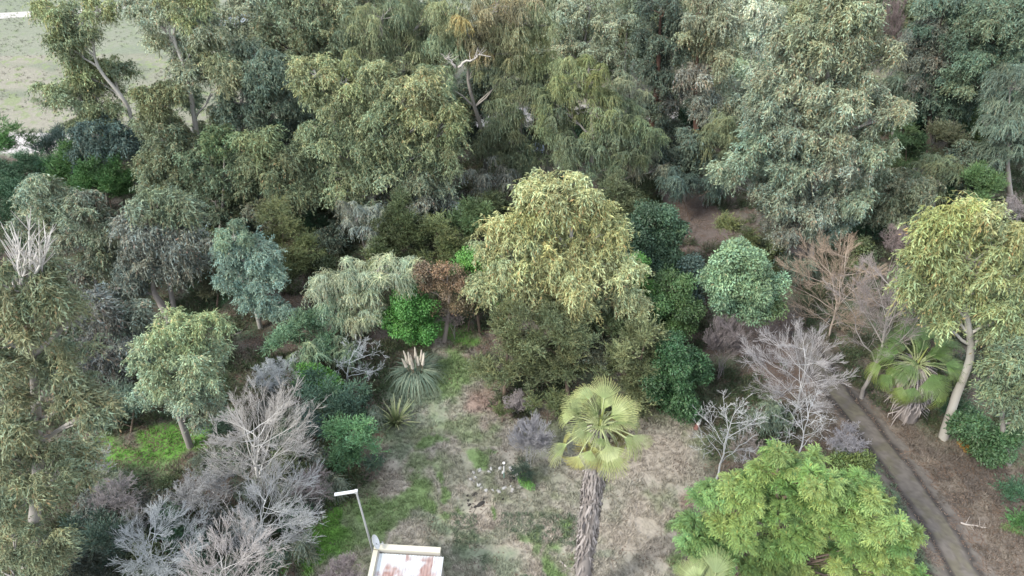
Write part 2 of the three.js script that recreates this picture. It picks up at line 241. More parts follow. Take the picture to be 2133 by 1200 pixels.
function groundColour(x, z) {
  const wx = x + (fbm(x * 0.45, z * 0.45, 3) - 0.5) * 4, wz = z + (fbm(x * 0.45 + 40, z * 0.45 + 11, 3) - 0.5) * 4;
  const n1 = fbm(x * 0.35 + 5, z * 0.35, 4), n2 = fbm(x * 1.9, z * 1.9 + 8, 3), n3 = vn(x * 7.3, z * 7.3), n4 = vn(x * 15, z * 15);
  const cov = Q => { let k = 0; for (let i = 0; i < 6; i++) { const a = i * 1.047 + n3, d = 0.35 + (i % 2) * 0.55; if (inside(Q, wx + Math.cos(a) * d + (n4 - 0.5) * 0.6, wz + Math.sin(a) * d + (n3 - 0.5) * 0.6)) k++; } return k / 6; };
  let c;
  const behind = roadZ(x) - z;                                       // metres beyond the far road
  if (behind > -2.5 + (n1 - 0.5) * 3) {
    c = mix3(C(0.2, 0.2, 0.155), C(0.155, 0.17, 0.125), smooth(0.42, 0.62, n1)); c = mix3(c, C(0.225, 0.215, 0.175), smooth(0.5, 0.7, fbm(x * 0.08, z * 0.25 + 3, 3)));
    c = mix3(c, C(0.17, 0.21, 0.1), 0.7 * smooth(0.56, 0.68, n2)); if (behind > 17) c = mix3(c, C(0.17, 0.195, 0.145), 0.6);
  } else {
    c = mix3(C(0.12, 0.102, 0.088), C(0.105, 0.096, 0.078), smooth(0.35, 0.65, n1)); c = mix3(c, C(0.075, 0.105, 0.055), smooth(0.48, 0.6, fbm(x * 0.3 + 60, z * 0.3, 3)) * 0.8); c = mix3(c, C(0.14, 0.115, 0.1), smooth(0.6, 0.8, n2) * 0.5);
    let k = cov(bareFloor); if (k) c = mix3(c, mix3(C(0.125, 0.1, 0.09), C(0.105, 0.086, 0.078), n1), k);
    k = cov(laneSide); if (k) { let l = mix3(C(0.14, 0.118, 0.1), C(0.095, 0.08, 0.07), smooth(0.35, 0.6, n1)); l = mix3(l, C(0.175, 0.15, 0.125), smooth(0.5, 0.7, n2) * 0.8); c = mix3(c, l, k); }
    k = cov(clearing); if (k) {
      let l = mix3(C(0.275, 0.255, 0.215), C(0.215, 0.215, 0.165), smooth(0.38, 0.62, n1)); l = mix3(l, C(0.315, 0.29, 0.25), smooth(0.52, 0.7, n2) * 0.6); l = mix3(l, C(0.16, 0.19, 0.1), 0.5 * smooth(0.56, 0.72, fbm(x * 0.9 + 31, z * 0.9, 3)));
      for (const p of dryPatches) { const d = Math.hypot((wx - p[0]) / p[2], (wz - p[1]) / p[3]); if (d < 1.2) l = mix3(l, mix3(C(0.335, 0.3, 0.255), C(0.255, 0.222, 0.185), n2), 0.85 * (1 - smooth(0.7, 1.2, d))); }
      c = mix3(c, l, k);
    }
  }
  for (const p of redPatch) { const d = Math.hypot((wx - p[0]) / p[2], (wz - p[1]) / p[3]); if (d < 1.2) c = mix3(c, C(0.24, 0.15, 0.13), 0.6 * (1 - smooth(0.4, 1.2, d))); }
  for (const p of patches) { const d = Math.hypot((wx - p[0]) / p[2], (wz - p[1]) / p[3]); if (d < 1.25) c = mix3(c, p[5], p[4] * (1 - smooth(0.55, 1.25, d + (n2 - 0.5) * 0.8))); }
  const k = 0.82 + 0.22 * n3 + 0.16 * n4; return [c[0] * k, c[1] * k, c[2] * k];
}
const EX = 84, Z0 = 6, Z1 = -162;                                    // extent of the detailed ground sheet, metres
{
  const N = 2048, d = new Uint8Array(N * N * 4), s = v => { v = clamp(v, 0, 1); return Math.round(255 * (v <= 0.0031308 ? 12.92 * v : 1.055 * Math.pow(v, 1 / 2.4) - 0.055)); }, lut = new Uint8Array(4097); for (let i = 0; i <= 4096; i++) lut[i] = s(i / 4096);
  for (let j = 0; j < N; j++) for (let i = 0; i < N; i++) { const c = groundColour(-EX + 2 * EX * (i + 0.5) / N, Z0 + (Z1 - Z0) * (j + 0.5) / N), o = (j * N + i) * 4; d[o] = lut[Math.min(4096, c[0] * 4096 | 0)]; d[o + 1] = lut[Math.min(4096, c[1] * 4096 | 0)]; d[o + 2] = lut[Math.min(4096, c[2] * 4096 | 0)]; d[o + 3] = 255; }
  const t = new THREE.DataTexture(d, N, N); t.colorSpace = THREE.SRGBColorSpace; t.magFilter = THREE.LinearFilter; t.minFilter = THREE.LinearFilter; t.needsUpdate = true;
  const B = 512, bd = new Uint8Array(B * B * 4); for (let j = 0; j < B; j++) for (let i = 0; i < B; i++) { const v = 255 * (0.6 * vn(i * 0.25, j * 0.25) + 0.4 * vn(i * 0.5, j * 0.5)); bd.set([v, v, v, 255], (j * B + i) * 4); }
  const bt = new THREE.DataTexture(bd, B, B); bt.wrapS = bt.wrapT = THREE.RepeatWrapping; bt.repeat.set(14, 14); bt.magFilter = THREE.LinearFilter; bt.needsUpdate = true;
  const g = new THREE.BufferGeometry(); g.setAttribute('position', new THREE.Float32BufferAttribute([-EX, 0, Z0, EX, 0, Z0, EX, 0, Z1, -EX, 0, Z1], 3)); g.setAttribute('normal', new THREE.Float32BufferAttribute([0, 1, 0, 0, 1, 0, 0, 1, 0, 0, 1, 0], 3)); g.setAttribute('uv', new THREE.Float32BufferAttribute([0, 0, 1, 0, 1, 1, 0, 1], 2)); g.setIndex([0, 1, 2, 0, 2, 3]);
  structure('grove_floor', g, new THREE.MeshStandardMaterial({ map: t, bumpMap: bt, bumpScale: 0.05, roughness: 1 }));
  const far = new THREE.PlaneGeometry(2400, 2400, 1, 1); far.rotateX(-Math.PI / 2); far.translate(0, -0.006, -300);
  structure('ground', far, new THREE.MeshStandardMaterial({ color: new THREE.Color().setRGB(0.17, 0.18, 0.135), roughness: 1 }));
}
// strips laid on the ground: a cross-section of n points along a line, each with its own colour and height
function stripGeo(line, width, nW, step, fn) {
  const cv = new THREE.CatmullRomCurve3(line.map(p => V(p.x, 0, p.z)), false, 'centripetal'), n = Math.max(2, Math.round(cv.getLength() / step)), m = new MB();
  for (let k = 0; k <= n; k++) { const p = cv.getPointAt(k / n), t = cv.getTangentAt(k / n), sd = V(-t.z, 0, t.x); for (let s = 0; s <= nW; s++) { const u = s / nW * 2 - 1, edge = (fbm(k * step * 0.7, u > 0 ? 3 : 9, 3) - 0.5) * 0.3; const q = p.clone().addScaledVector(sd, u * width / 2 * (1 + (Math.abs(u) > 0.99 ? edge : 0))); const [h, c] = fn(u, q.x, q.z); q.y = 0.005 + h; m.v(q, V(0, 1, 0), c); } }
  for (let k = 0; k < n; k++) for (let s = 0; s < nW; s++) { const a = k * (nW + 1) + s, b = a + nW + 1; m.i.push(a, a + 1, b, b, a + 1, b + 1); }
  const g = m.geo(); g.computeVertexNormals(); const nn = g.attributes.normal; if (nn.getY(0) < 0) { for (let i = 0; i < m.i.length; i += 3) { const t = m.i[i]; m.i[i] = m.i[i + 1]; m.i[i + 1] = t; } g.setIndex(m.i); g.computeVertexNormals(); } return g;
}
const laneLine = [[2100, 1330], [2060, 1262], [2012, 1200], [1957, 1100], [1887, 1000], [1834, 930], [1795, 880], [1755, 830], [1720, 785], [1690, 740], [1668, 690]].map(p => G(p[0], p[1]));
structure('dirt_lane', stripGeo(laneLine, 3.0, 34, 0.12, (u, x, z) => {
  const rut = Math.exp(-Math.pow((Math.abs(u) - 0.46 + (vn(x * 0.8, z * 0.8) - 0.5) * 0.12) / 0.11, 2)), n = fbm(x * 2.2, z * 2.2, 3), n2 = vn(x * 9, z * 9), e = smooth(0.6, 0.95, Math.abs(u) + (n - 0.5) * 1.1);
  let c = mix3(C(0.125, 0.112, 0.1), C(0.072, 0.064, 0.057), smooth(0.3, 0.7, n)); c = mix3(c, C(0.034, 0.03, 0.028), clamp(rut * (0.75 + 0.6 * n), 0, 1)); if (Math.abs(u) < 0.3) c = mix3(c, C(0.12, 0.11, 0.08), 0.7 * smooth(0.4, 0.6, n)); const g = groundColour(x, z); c = mix3(c, g, e); const k = 0.78 + 0.44 * n2;
  return [0.03 * (1 - Math.abs(u)) - 0.0 * rut + 0.02 * (1 - rut) * (1 - e) + 0.012 * n2 * (1 - e), [c[0] * k, c[1] * k, c[2] * k]];
}), M.bark);
structure('gravel_road', stripGeo(roadLine, 3.6, 10, 0.6, (u, x, z) => { const n = fbm(x * 0.8, z * 0.8, 3), c = mix3(C(0.44, 0.42, 0.41), C(0.36, 0.34, 0.33), n); return [0.02 * (1 - u * u), mix3(c, groundColour(x, z), smooth(0.92, 1, Math.abs(u) + (n - 0.5) * 0.12))]; }), M.bark);
structure('farm_track', stripGeo([[-200, 48], [0, 33], [110, 26], [205, 20], [330, 4], [480, -14]].map(p => G(p[0], p[1])), 1.7, 6, 0.8, (u, x, z) => { const n = fbm(x, z, 2); return [0.01, mix3(C(0.44, 0.43, 0.4), C(0.36, 0.35, 0.32), n)]; }), M.bark);
const water = new THREE.MeshPhysicalMaterial({ color: new THREE.Color().setRGB(0.36, 0.42, 0.47), roughness: 0.12, ior: 1.33 });
function pond(name, px, py, rx, ry) { const g0 = G(px, py), a = G(px + rx, py).x - g0.x, b = Math.abs(G(px, py - ry).z - g0.z), sh = new THREE.Shape(); for (let k = 0; k < 40; k++) { const t = k / 40 * 6.283, w = 0.75 + 0.5 * vn(Math.cos(t) * 2 + px, Math.sin(t) * 2 + 5); const x = Math.cos(t) * a * w, y = Math.sin(t) * b * w; k ? sh.lineTo(x, y) : sh.moveTo(x, y); } const g = new THREE.ShapeGeometry(sh); g.rotateX(-Math.PI / 2); g.translate(g0.x, 0.006, g0.z); structure(name, g, water); }
pond('pond', 470, 38, 62, 13); pond('pond_001', 1245, 84, 40, 13);

// ---------------------------------------------------------------- grass tufts and fallen leaves
{
  const r = rng(77), tm = new MB(); for (let b = 0; b < 9; b++) { const a = r() * 6.283, d = V(Math.cos(a) * 0.6, 0.6 + r() * 0.5, Math.sin(a) * 0.6).normalize(), p = V((r() - 0.5) * 0.1, 0, (r() - 0.5) * 0.1), k = 0.8 + r() * 0.5; tm.leaf(p, d, V(-Math.sin(a), 0, Math.cos(a)), 0.08 + r() * 0.1, 0.022, [k, k, k]); }
  const tuft = tm.geo(), mats = [], cols = [], q = new THREE.Quaternion(), e = new THREE.Euler(), m = new THREE.Matrix4();
  const add = (x, z, s, boost) => { e.set(0, r() * 6.283, 0); q.setFromEuler(e); m.compose(V(x, 0.0, z), q, V(s, s * (0.7 + r() * 0.6), s)); mats.push(m.clone()); const c = groundColour(x, z), k = boost * (0.82 + r() * 0.4); cols.push([c[0] * k, c[1] * k, c[2] * k]); };
  const zlim = (x, z) => Math.abs(x) < 0.72 * (0.731 * -z + 21.8) + 2;
  for (let i = 0; i < 70000; i++) { const x = -14 + r() * 42, z = -12 - r() * 20; if (!zlim(x, z)) continue; if (!(inside(clearing, x, z) || inside(laneSide, x, z))) continue; if (laneLine.some(p => Math.hypot(p.x - x, p.z - z) < 1.5)) continue; if (vn(x * 1.3, z * 1.3) < 0.25) continue; add(x, z, 0.7 + r() * r() * 1.1, 1.05); }
  for (const p of patches) { const n = Math.round(p[2] * p[3] * 60); for (let i = 0; i < n; i++) { const a = r() * 6.283, d = Math.sqrt(r()); add(p[0] + Math.cos(a) * d * p[2], p[1] + Math.sin(a) * d * p[3], 0.8 + r() * 0.8, 1.1); } }
  for (let i = 0; i < 14000; i++) { const z = -48 - r() * 42, x = (r() - 0.5) * 1.46 * (0.731 * -z + 24); if (roadZ(x) - z < 2.2) continue; if (vn(x * 0.35, z * 0.8) < 0.45) continue; add(x, z, 0.8 + r() * 1.0, 1.2); }
  for (let i = 0; i < 1500; i++) { const g = G(880 + r() * 320, 1070 + r() * 140); if (vn(g.x * 0.9 + 4, g.z * 0.9) < 0.48) continue; add(g.x, g.z, 0.9 + r() * 0.7, 1); cols[cols.length - 1] = [0.1, 0.135, 0.085]; }
  const im = new THREE.InstancedMesh(tuft, M.dry, mats.length), cc = new THREE.Color(); mats.forEach((k, i) => { im.setMatrixAt(i, k); im.setColorAt(i, cc.setRGB(...cols[i])); }); im.name = 'grass'; im.userData = { kind: 'stuff', label: 'short dry and green grass tufts over the clearing and field', category: 'grass' }; scene.add(im); nInst += mats.length;
  const lm = new MB(); for (let b = 0; b < 7; b++) { const d = rdir(r); d.y = Math.abs(d.y) * 0.15; d.normalize(); const k = 0.7 + r() * 0.6; lm.leaf(V((r() - 0.5) * 0.5, 0.012 + r() * 0.015, (r() - 0.5) * 0.5), d, V(-d.z, 0, d.x), 0.1 + r() * 0.1, 0.035, [k, k * 0.95, k * 0.9]); } for (let b = 0; b < 2; b++) { const p = V((r() - 0.5) * 0.4, 0.02, (r() - 0.5) * 0.4), a = r() * 6.283; lm.tube([p, p.clone().add(V(Math.cos(a) * 0.4, 0.01, Math.sin(a) * 0.4))], 0.008, 0.005, 3, [1.2, 1.1, 1]); }
  const lg = lm.geo(), m2 = [], c2 = [];
  for (let i = 0; i < 24000; i++) { const z = -13 - r() * 42, x = (r() - 0.5) * 1.5 * (0.731 * -z + 24); if (inside(clearing, x, z)) { if (r() < 0.9) continue; } if (roadZ(x) - z > -2) continue; e.set(0, r() * 6.283, 0); q.setFromEuler(e); const s = 0.7 + r() * 0.8; m.compose(V(x, 0.003, z), q, V(s, 1, s)); m2.push(m.clone()); const t = r(), c = t < 0.6 ? C(0.12, 0.085, 0.065) : t < 0.85 ? C(0.18, 0.145, 0.12) : C(0.075, 0.062, 0.055); c2.push(c); }
  const li = new THREE.InstancedMesh(lg, M.dry, m2.length); m2.forEach((k, i) => { li.setMatrixAt(i, k); li.setColorAt(i, cc.setRGB(...c2[i])); }); li.name = 'leaf_litter'; li.userData = { kind: 'stuff', label: 'brown fallen leaves and twigs strewn under the trees', category: 'leaf litter' }; scene.add(li); nInst += m2.length;
  // low leafy ground cover under the trees
  const m3 = [], c3 = [];
  for (let i = 0; i < 26000; i++) { const z = -13 - r() * 48, x = (r() - 0.5) * 1.5 * (0.731 * -z + 26); if (inside(clearing, x, z) || inside(laneSide, x, z) || roadZ(x) - z > -3) continue; if (patches.some(p => p[5] === vivid && Math.hypot((x - p[0]) / p[2], (z - p[1]) / p[3]) < 1.15)) continue; const nn = fbm(x * 0.5 + 3, z * 0.5 + 50, 3); if (nn < (inside(bareFloor, x, z) ? 0.62 : 0.42)) continue; e.set((r() - 0.5) * 0.4, r() * 6.283, (r() - 0.5) * 0.4); q.setFromEuler(e); const sc = 0.45 + r() * 0.6; m.compose(V(x, 0.05, z), q, V(sc, sc * (0.8 + r() * 0.8), sc)); m3.push(m.clone()); const t = r(), k = 0.8 + r() * 0.4; c3.push((t < 0.5 ? C(0.06, 0.095, 0.045) : t < 0.8 ? C(0.09, 0.105, 0.055) : C(0.1, 0.095, 0.07)).map(v => v * k)); }
  const gi = new THREE.InstancedMesh(clumps.upright[1], M.leather, m3.length); m3.forEach((k, i) => { gi.setMatrixAt(i, k); gi.setColorAt(i, cc.setRGB(...c3[i])); }); gi.name = 'ground_cover'; gi.userData = { kind: 'stuff', label: 'low leafy undergrowth covering the floor of the grove', category: 'undergrowth' }; scene.add(gi); nInst += m3.length;
}

// ---------------------------------------------------------------- the trees, one by one
const P = { gumY: [C(0.27, 0.245, 0.085), C(0.16, 0.165, 0.075)], gumG: [C(0.115, 0.13, 0.075), C(0.17, 0.17, 0.085)], gumB: [C(0.11, 0.145, 0.115), C(0.15, 0.18, 0.13)], gumD: [C(0.06, 0.075, 0.055), C(0.085, 0.1, 0.07)], gumP: [C(0.17, 0.175, 0.115), C(0.25, 0.24, 0.15)], cream: [C(0.33, 0.31, 0.2), C(0.22, 0.2, 0.13)], olive: [C(0.095, 0.105, 0.04), C(0.14, 0.135, 0.05)], oliveD: [C(0.06, 0.07, 0.032), C(0.095, 0.1, 0.04)], green: [C(0.05, 0.11, 0.03), C(0.075, 0.14, 0.04)], dark: [C(0.035, 0.072, 0.035), C(0.05, 0.095, 0.048)], vivid: [C(0.08, 0.18, 0.03), C(0.12, 0.23, 0.045)], lime: [C(0.15, 0.21, 0.045), C(0.21, 0.25, 0.06)], purple: [C(0.12, 0.115, 0.1), C(0.16, 0.15, 0.12)], bluedark: [C(0.05, 0.075, 0.065), C(0.075, 0.1, 0.085)], russet: [C(0.19, 0.12, 0.08), C(0.16, 0.11, 0.075)], pale: [C(0.36, 0.34, 0.25), C(0.27, 0.27, 0.19)] };
const Y = C(0.335, 0.325, 0.12), Y2 = C(0.26, 0.28, 0.1), GR = C(0.125, 0.165, 0.095), PK = C(0.21, 0.18, 0.15);
const BK = { pale: C(0.52, 0.5, 0.46), grey: C(0.33, 0.31, 0.29), dark: C(0.1, 0.08, 0.07), red: C(0.17, 0.1, 0.08), brown: C(0.2, 0.15, 0.12) };
for (const k in P) P[k] = P[k].map(c => [c[0] * 1.1, c[1] * 1.2, c[2] * 1.15]);
const T = (label, kind, base, lobes, o = {}) => tree(o.name || 'gum_tree', label, o.cat || 'tree', kind, base, lobes, o);
const S = (label, kind, base, lobes, o = {}) => tree('shrub', label, 'shrub', kind, base, lobes, { r: 0.05, bark: BK.brown, ...o });

// far row, beyond or along the gravel road
T('leaning gum with lime yellow leaf tips overhanging the pale field', 'gum', [300, 400], [[115, 55, 45, 48, 0, Y2], [170, 45, 42, 45, 0.5], [140, 95, 45, 30, 0], [205, 20, 30, 28, 0, Y2], [190, 150, 42, 32, 1, Y2], [240, 165, 40, 40, 1], [150, 205, 60, 36, 0], [215, 225, 52, 36, 0.5], [100, 200, 28, 24, -0.5], [190, 260, 40, 24, 0]], { pal: [C(0.2, 0.225, 0.095), C(0.16, 0.185, 0.095)], bark: BK.pale, trunk: [[285, 300], [262, 215], [200, 130]], dens: 0.75, r: 0.2 });
T('tall airy gum with a white forked trunk beside the leaning gum', 'gum', [425, 420], [[330, 40, 60, 42, 1], [395, 15, 50, 35, 0, Y2], [425, 75, 42, 45, 0], [360, 100, 36, 30, 0.5], [450, 120, 50, 40, 0, C(0.212, 0.234, 0.11)], [410, 160, 45, 35, 0], [375, 205, 38, 32, 1, GR], [465, 165, 34, 32, -1, C(0.233, 0.234, 0.11)], [300, 12, 50, 26, 2]], { pal: P.gumP, bark: BK.pale, trunk: [[412, 300], [388, 150], [362, 70]], dens: 0.75, r: 0.2 });
T('grey green gum with drooping yellowish crown in front of the white forked trunk', 'gum', [365, 445], [[300, 215, 32, 32, 0, Y2], [355, 215, 40, 34, 0, C(0.233, 0.246, 0.099)], [330, 270, 56, 46, 0], [370, 310, 52, 46, 0], [345, 350, 56, 40, 0], [390, 370, 44, 36, 0]], { pal: P.gumG, bark: BK.pale });
T('bushy blue grey gum among the dark hedge trees by the field', 'gum', [225, 430], [[205, 285, 40, 38, 0], [250, 320, 42, 36, 0], [185, 330, 34, 30, 0]], { pal: P.bluedark, bark: BK.grey });
T('dark grey gum with bare lower twigs behind the yellow crowned gum', 'gum', [560, 430], [[545, 155, 60, 55, 0], [505, 215, 48, 50, 0], [580, 230, 56, 60, 0], [530, 290, 50, 40, 0, C(0.138, 0.14, 0.11)], [600, 300, 40, 36, 0, P.gumD[0]]], { pal: [C(0.085, 0.117, 0.077), C(0.127, 0.158, 0.099)], bark: BK.grey });
T('thin crowned grey gum with dark upright trunk in front of the pond', 'gum', [640, 330], [[600, 40, 60, 40, 0], [660, 65, 50, 50, 0], [620, 110, 52, 36, 0], [560, 80, 40, 32, 0], [670, 10, 50, 24, 0], [700, 120, 34, 40, 0]], { pal: P.gumG, bark: BK.dark, dens: 0.7 });
T('sparse gum with twisted pale branches seen above the pond', 'gum', [500, 280], [[500, 20, 40, 26, 0], [540, 60, 40, 30, 0], [470, 75, 34, 28, 0], [445, 20, 30, 24, 0]], { pal: P.gumP, bark: BK.grey, dens: 0.6 });
T('weeping grey green gum behind the yellow crowned gum, its crown hanging in curtains', 'weep', [790, 370], [[745, 60, 40, 45, 0], [800, 40, 50, 45, 0], [770, 115, 52, 55, 0], [830, 120, 46, 60, 0], [740, 165, 40, 45, 0], [800, 200, 56, 45, 0], [870, 60, 46, 60, 1], [880, 160, 40, 40, 1]], { pal: P.gumG, bark: BK.grey });
T('tall weeping gum with orange tinged crown and a broken white limb', 'weep', [1010, 400], [[960, 20, 60, 40, 0], [1040, 10, 70, 36, 0, C(0.27, 0.22, 0.12)], [1110, 40, 46, 45, 0], [990, 75, 52, 45, 0, C(0.29, 0.23, 0.11)], [1060, 85, 60, 50, 0, C(0.265, 0.252, 0.121)], [1110, 115, 42, 45, 0, Y2], [1010, 130, 44, 30, 0], [1070, 150, 50, 36, 0], [930, 100, 40, 50, 0, GR], [915, 170, 44, 36, 0, GR], [960, 52, 9, 9, -2.5, C(0.42, 0.31, 0.09)]], { pal: [C(0.212, 0.222, 0.099), C(0.159, 0.181, 0.094)], bark: BK.grey, trunk: [[1010, 300], [975, 140]], r: 0.18 });
T('dark shaded gum with straight black trunk standing before the gravel road', 'gum', [1003, 345], [[1000, 165, 34, 30, 0], [1015, 205, 40, 28, 0], [975, 200, 34, 30, 0], [960, 270, 30, 40, 0]], { pal: P.gumD, bark: BK.dark });
T('hanging grey green gum below the broken white limb', 'weep', [1085, 425], [[1040, 240, 46, 40, 0], [1090, 215, 46, 40, 0], [1060, 300, 60, 45, 0], [1020, 330, 46, 40, 0], [1110, 330, 40, 36, 0, GR]], { pal: P.gumG, bark: BK.grey });
T('broad gum with yellow green top standing behind the central yellow gum', 'weep', [1215, 445], [[1190, 165, 46, 44, 0, Y2], [1225, 150, 30, 34, 0, C(0.276, 0.292, 0.077)], [1160, 220, 46, 40, 0], [1235, 225, 56, 45, 0, Y2], [1290, 240, 46, 40, 0], [1190, 290, 60, 50, 0], [1270, 300, 66, 50, 0], [1330, 300, 46, 40, 0], [1350, 345, 40, 30, 0, C(0.201, 0.199, 0.143)], [1230, 350, 60, 30, 0, GR]], { pal: [C(0.164, 0.199, 0.083), C(0.133, 0.164, 0.094)], bark: BK.grey, r: 0.22 });
T('wispy grey gum thin enough to show the pale field behind it', 'gum', [1190, 235], [[1180, 30, 40, 36, 0], [1230, 20, 46, 30, 0], [1280, 50, 42, 36, 0], [1220, 90, 44, 32, 0], [1290, 120, 36, 36, 0], [1160, 90, 30, 30, 0]], { pal: P.gumP, bark: BK.grey, dens: 0.5 });
T('slender wispy gum beside the far pond', 'gum', [1300, 225], [[1310, 20, 32, 30, 0], [1325, 75, 26, 30, 0], [1275, 160, 34, 26, 0]], { pal: P.gumG, bark: BK.grey, dens: 0.5 });
T('dark conical gum with reddish brown trunk in front of the gravel road', 'gum', [1350, 330], [[1375, 25, 42, 40, 0], [1345, 85, 28, 36, 0], [1400, 95, 40, 40, 0], [1370, 160, 40, 40, 0], [1400, 200, 36, 36, 0, C(0.117, 0.117, 0.099)], [1360, 240, 34, 34, 0], [1385, 280, 40, 30, 0]], { pal: P.gumD, bark: BK.red, r: 0.3 });
T('cream topped gum with hanging brown bark next to the dark conical gum', 'gum', [1455, 345], [[1460, 25, 46, 34, 0, P.cream[0]], [1500, 45, 42, 36, 0, P.cream[0]], [1455, 80, 38, 30, 0, C(0.265, 0.269, 0.143)], [1490, 120, 44, 34, 0, C(0.233, 0.234, 0.132)], [1450, 170, 36, 40, 0, PK], [1475, 225, 34, 34, 0, C(0.138, 0.14, 0.11)]], { pal: P.gumP, bark: BK.red, dens: 0.8 });
T('silvery see through gum between the cream topped gum and the tall pale gum', 'gum', [1570, 270], [[1570, 25, 44, 40, 0], [1590, 90, 40, 34, 0], [1560, 140, 30, 30, 0, GR], [1600, 150, 40, 24, 0, P.gumD[1]]], { pal: P.pale, bark: BK.grey, dens: 0.6 });
T('tall pale silver green gum with a broad billowing crown, largest of the grove', 'gum', [1685, 560], [[1740, 20, 60, 45, 0, C(0.307, 0.328, 0.165)], [1790, 65, 46, 55, 0, C(0.297, 0.316, 0.165)], [1690, 70, 56, 40, 0, C(0.265, 0.292, 0.154)], [1650, 110, 56, 46, 0], [1735, 110, 60, 50, 0, C(0.265, 0.287, 0.165)], [1815, 135, 42, 46, 0, C(0.318, 0.328, 0.187)], [1600, 165, 46, 40, 0], [1670, 185, 62, 48, 0], [1750, 190, 64, 50, 0], [1580, 225, 46, 42, 0, C(0.159, 0.193, 0.132)], [1640, 260, 66, 52, 0, C(0.18, 0.211, 0.143)], [1730, 265, 70, 56, 0], [1820, 240, 46, 40, 0, C(0.254, 0.281, 0.176)], [1570, 300, 52, 46, 0, C(0.138, 0.187, 0.121)], [1640, 340, 66, 52, 0, C(0.159, 0.205, 0.138)], [1730, 345, 70, 52, 0, C(0.18, 0.193, 0.143)], [1800, 310, 52, 46, 0, C(0.17, 0.211, 0.132)], [1600, 400, 60, 44, 0, C(0.148, 0.175, 0.121)], [1680, 420, 70, 46, 0, C(0.159, 0.175, 0.127)], [1760, 400, 52, 44, 0, C(0.138, 0.175, 0.11)], [1640, 470, 56, 36, 0, C(0.17, 0.17, 0.138)], [1720, 470, 50, 36, 0, C(0.106, 0.135, 0.094)], [1520, 360, 40, 32, 0, C(0.148, 0.181, 0.11)], [1875, 230, 22, 22, -1, C(0.318, 0.328, 0.187)]], { pal: P.gumP, bark: C(0.4, 0.37, 0.34), r: 0.24, dens: 0.9 });
bare('bare_tree', 'leafless purple grey poplar like tree rising behind the dark gums', 'tree', [1850, 185], [1855, 45, 36, 75], { stems: 3, limbs: 6, col: C(0.24, 0.2, 0.21), spread: 0.4, up: 0.7 });
T('dark blue green gum with open branches to the side of the tall pale gum', 'gum', [1935, 335], [[1960, 30, 56, 40, 0], [1930, 90, 46, 45, 0, C(0.095, 0.099, 0.077)], [1985, 90, 46, 45, 0], [1925, 150, 38, 40, 0, C(0.106, 0.099, 0.077)], [1965, 165, 46, 40, 0], [1920, 210, 36, 32, 0], [1990, 220, 36, 36, 0]], { pal: [C(0.08, 0.129, 0.083), C(0.106, 0.146, 0.099)], bark: BK.dark, dens: 0.8 });
T('grey green gum whose crown fills the corner behind the dark shrubs', 'gum', [2075, 365], [[2045, 50, 50, 45, 0], [2100, 40, 50, 45, 0], [2060, 115, 56, 45, 0, C(0.074, 0.117, 0.072)], [2120, 110, 44, 40, 0, C(0.074, 0.117, 0.072)], [2030, 170, 40, 36, 0], [2080, 200, 46, 36, 0, C(0.064, 0.099, 0.061)]], { pal: [C(0.101, 0.146, 0.088), C(0.138, 0.175, 0.099)], bark: BK.dark, dens: 0.9 });
T('blue grey drooping gum in front of the corner gum', 'weep', [2110, 440], [[2100, 180, 44, 40, 0], [2090, 240, 46, 46, 0], [2130, 230, 40, 50, 0], [2105, 300, 46, 46, 0], [2140, 310, 36, 46, 0]], { pal: [C(0.106, 0.146, 0.105), C(0.138, 0.175, 0.127)], bark: BK.grey });

// hedge line by the field
const hedge = (label, base, lobes, pal = [C(0.055, 0.135, 0.03), C(0.08, 0.16, 0.04)], kind = 'upright') => S(label, kind, base, lobes, { pal, group: 'hedge trees along the field' });
hedge('rounded bright green hedge tree standing up against the gravel road', [38, 390], [[35, 304, 38, 36, 0]]);
hedge('dark green hedge tree below the bushy blue grey gum', [140, 425], [[120, 344, 43, 43, 0], [160, 339, 41, 41, 0]]);
hedge('dark green hedge tree at the foot of the leaning gum', [235, 450], [[225, 369, 48, 48, 0], [195, 394, 43, 43, 0], [260, 389, 38, 38, 0]], P.green);
hedge('low dark hedge tree next to the rounded bright green one', [80, 430], [[70, 364, 43, 41, 0], [20, 369, 41, 41, 0]], P.dark);
hedge('blackish green hedge tree in front of the low dark one', [30, 500], [[15, 419, 48, 43, 0], [60, 414, 43, 36, 0]], P.dark);
hedge('grey twiggy hedge tree tucked behind the hedge', [170, 345], [[160, 294, 43, 31, 0], [110, 294, 36, 26, 0]], P.bluedark);
bare('dead_tree', 'thin dead white tree with two long leaning limbs among the hedge trees', 'tree', [300, 425], [265, 340, 45, 60], { limbs: 4, fine: 0.35, col: C(0.5, 0.49, 0.47), r: 0.09 });

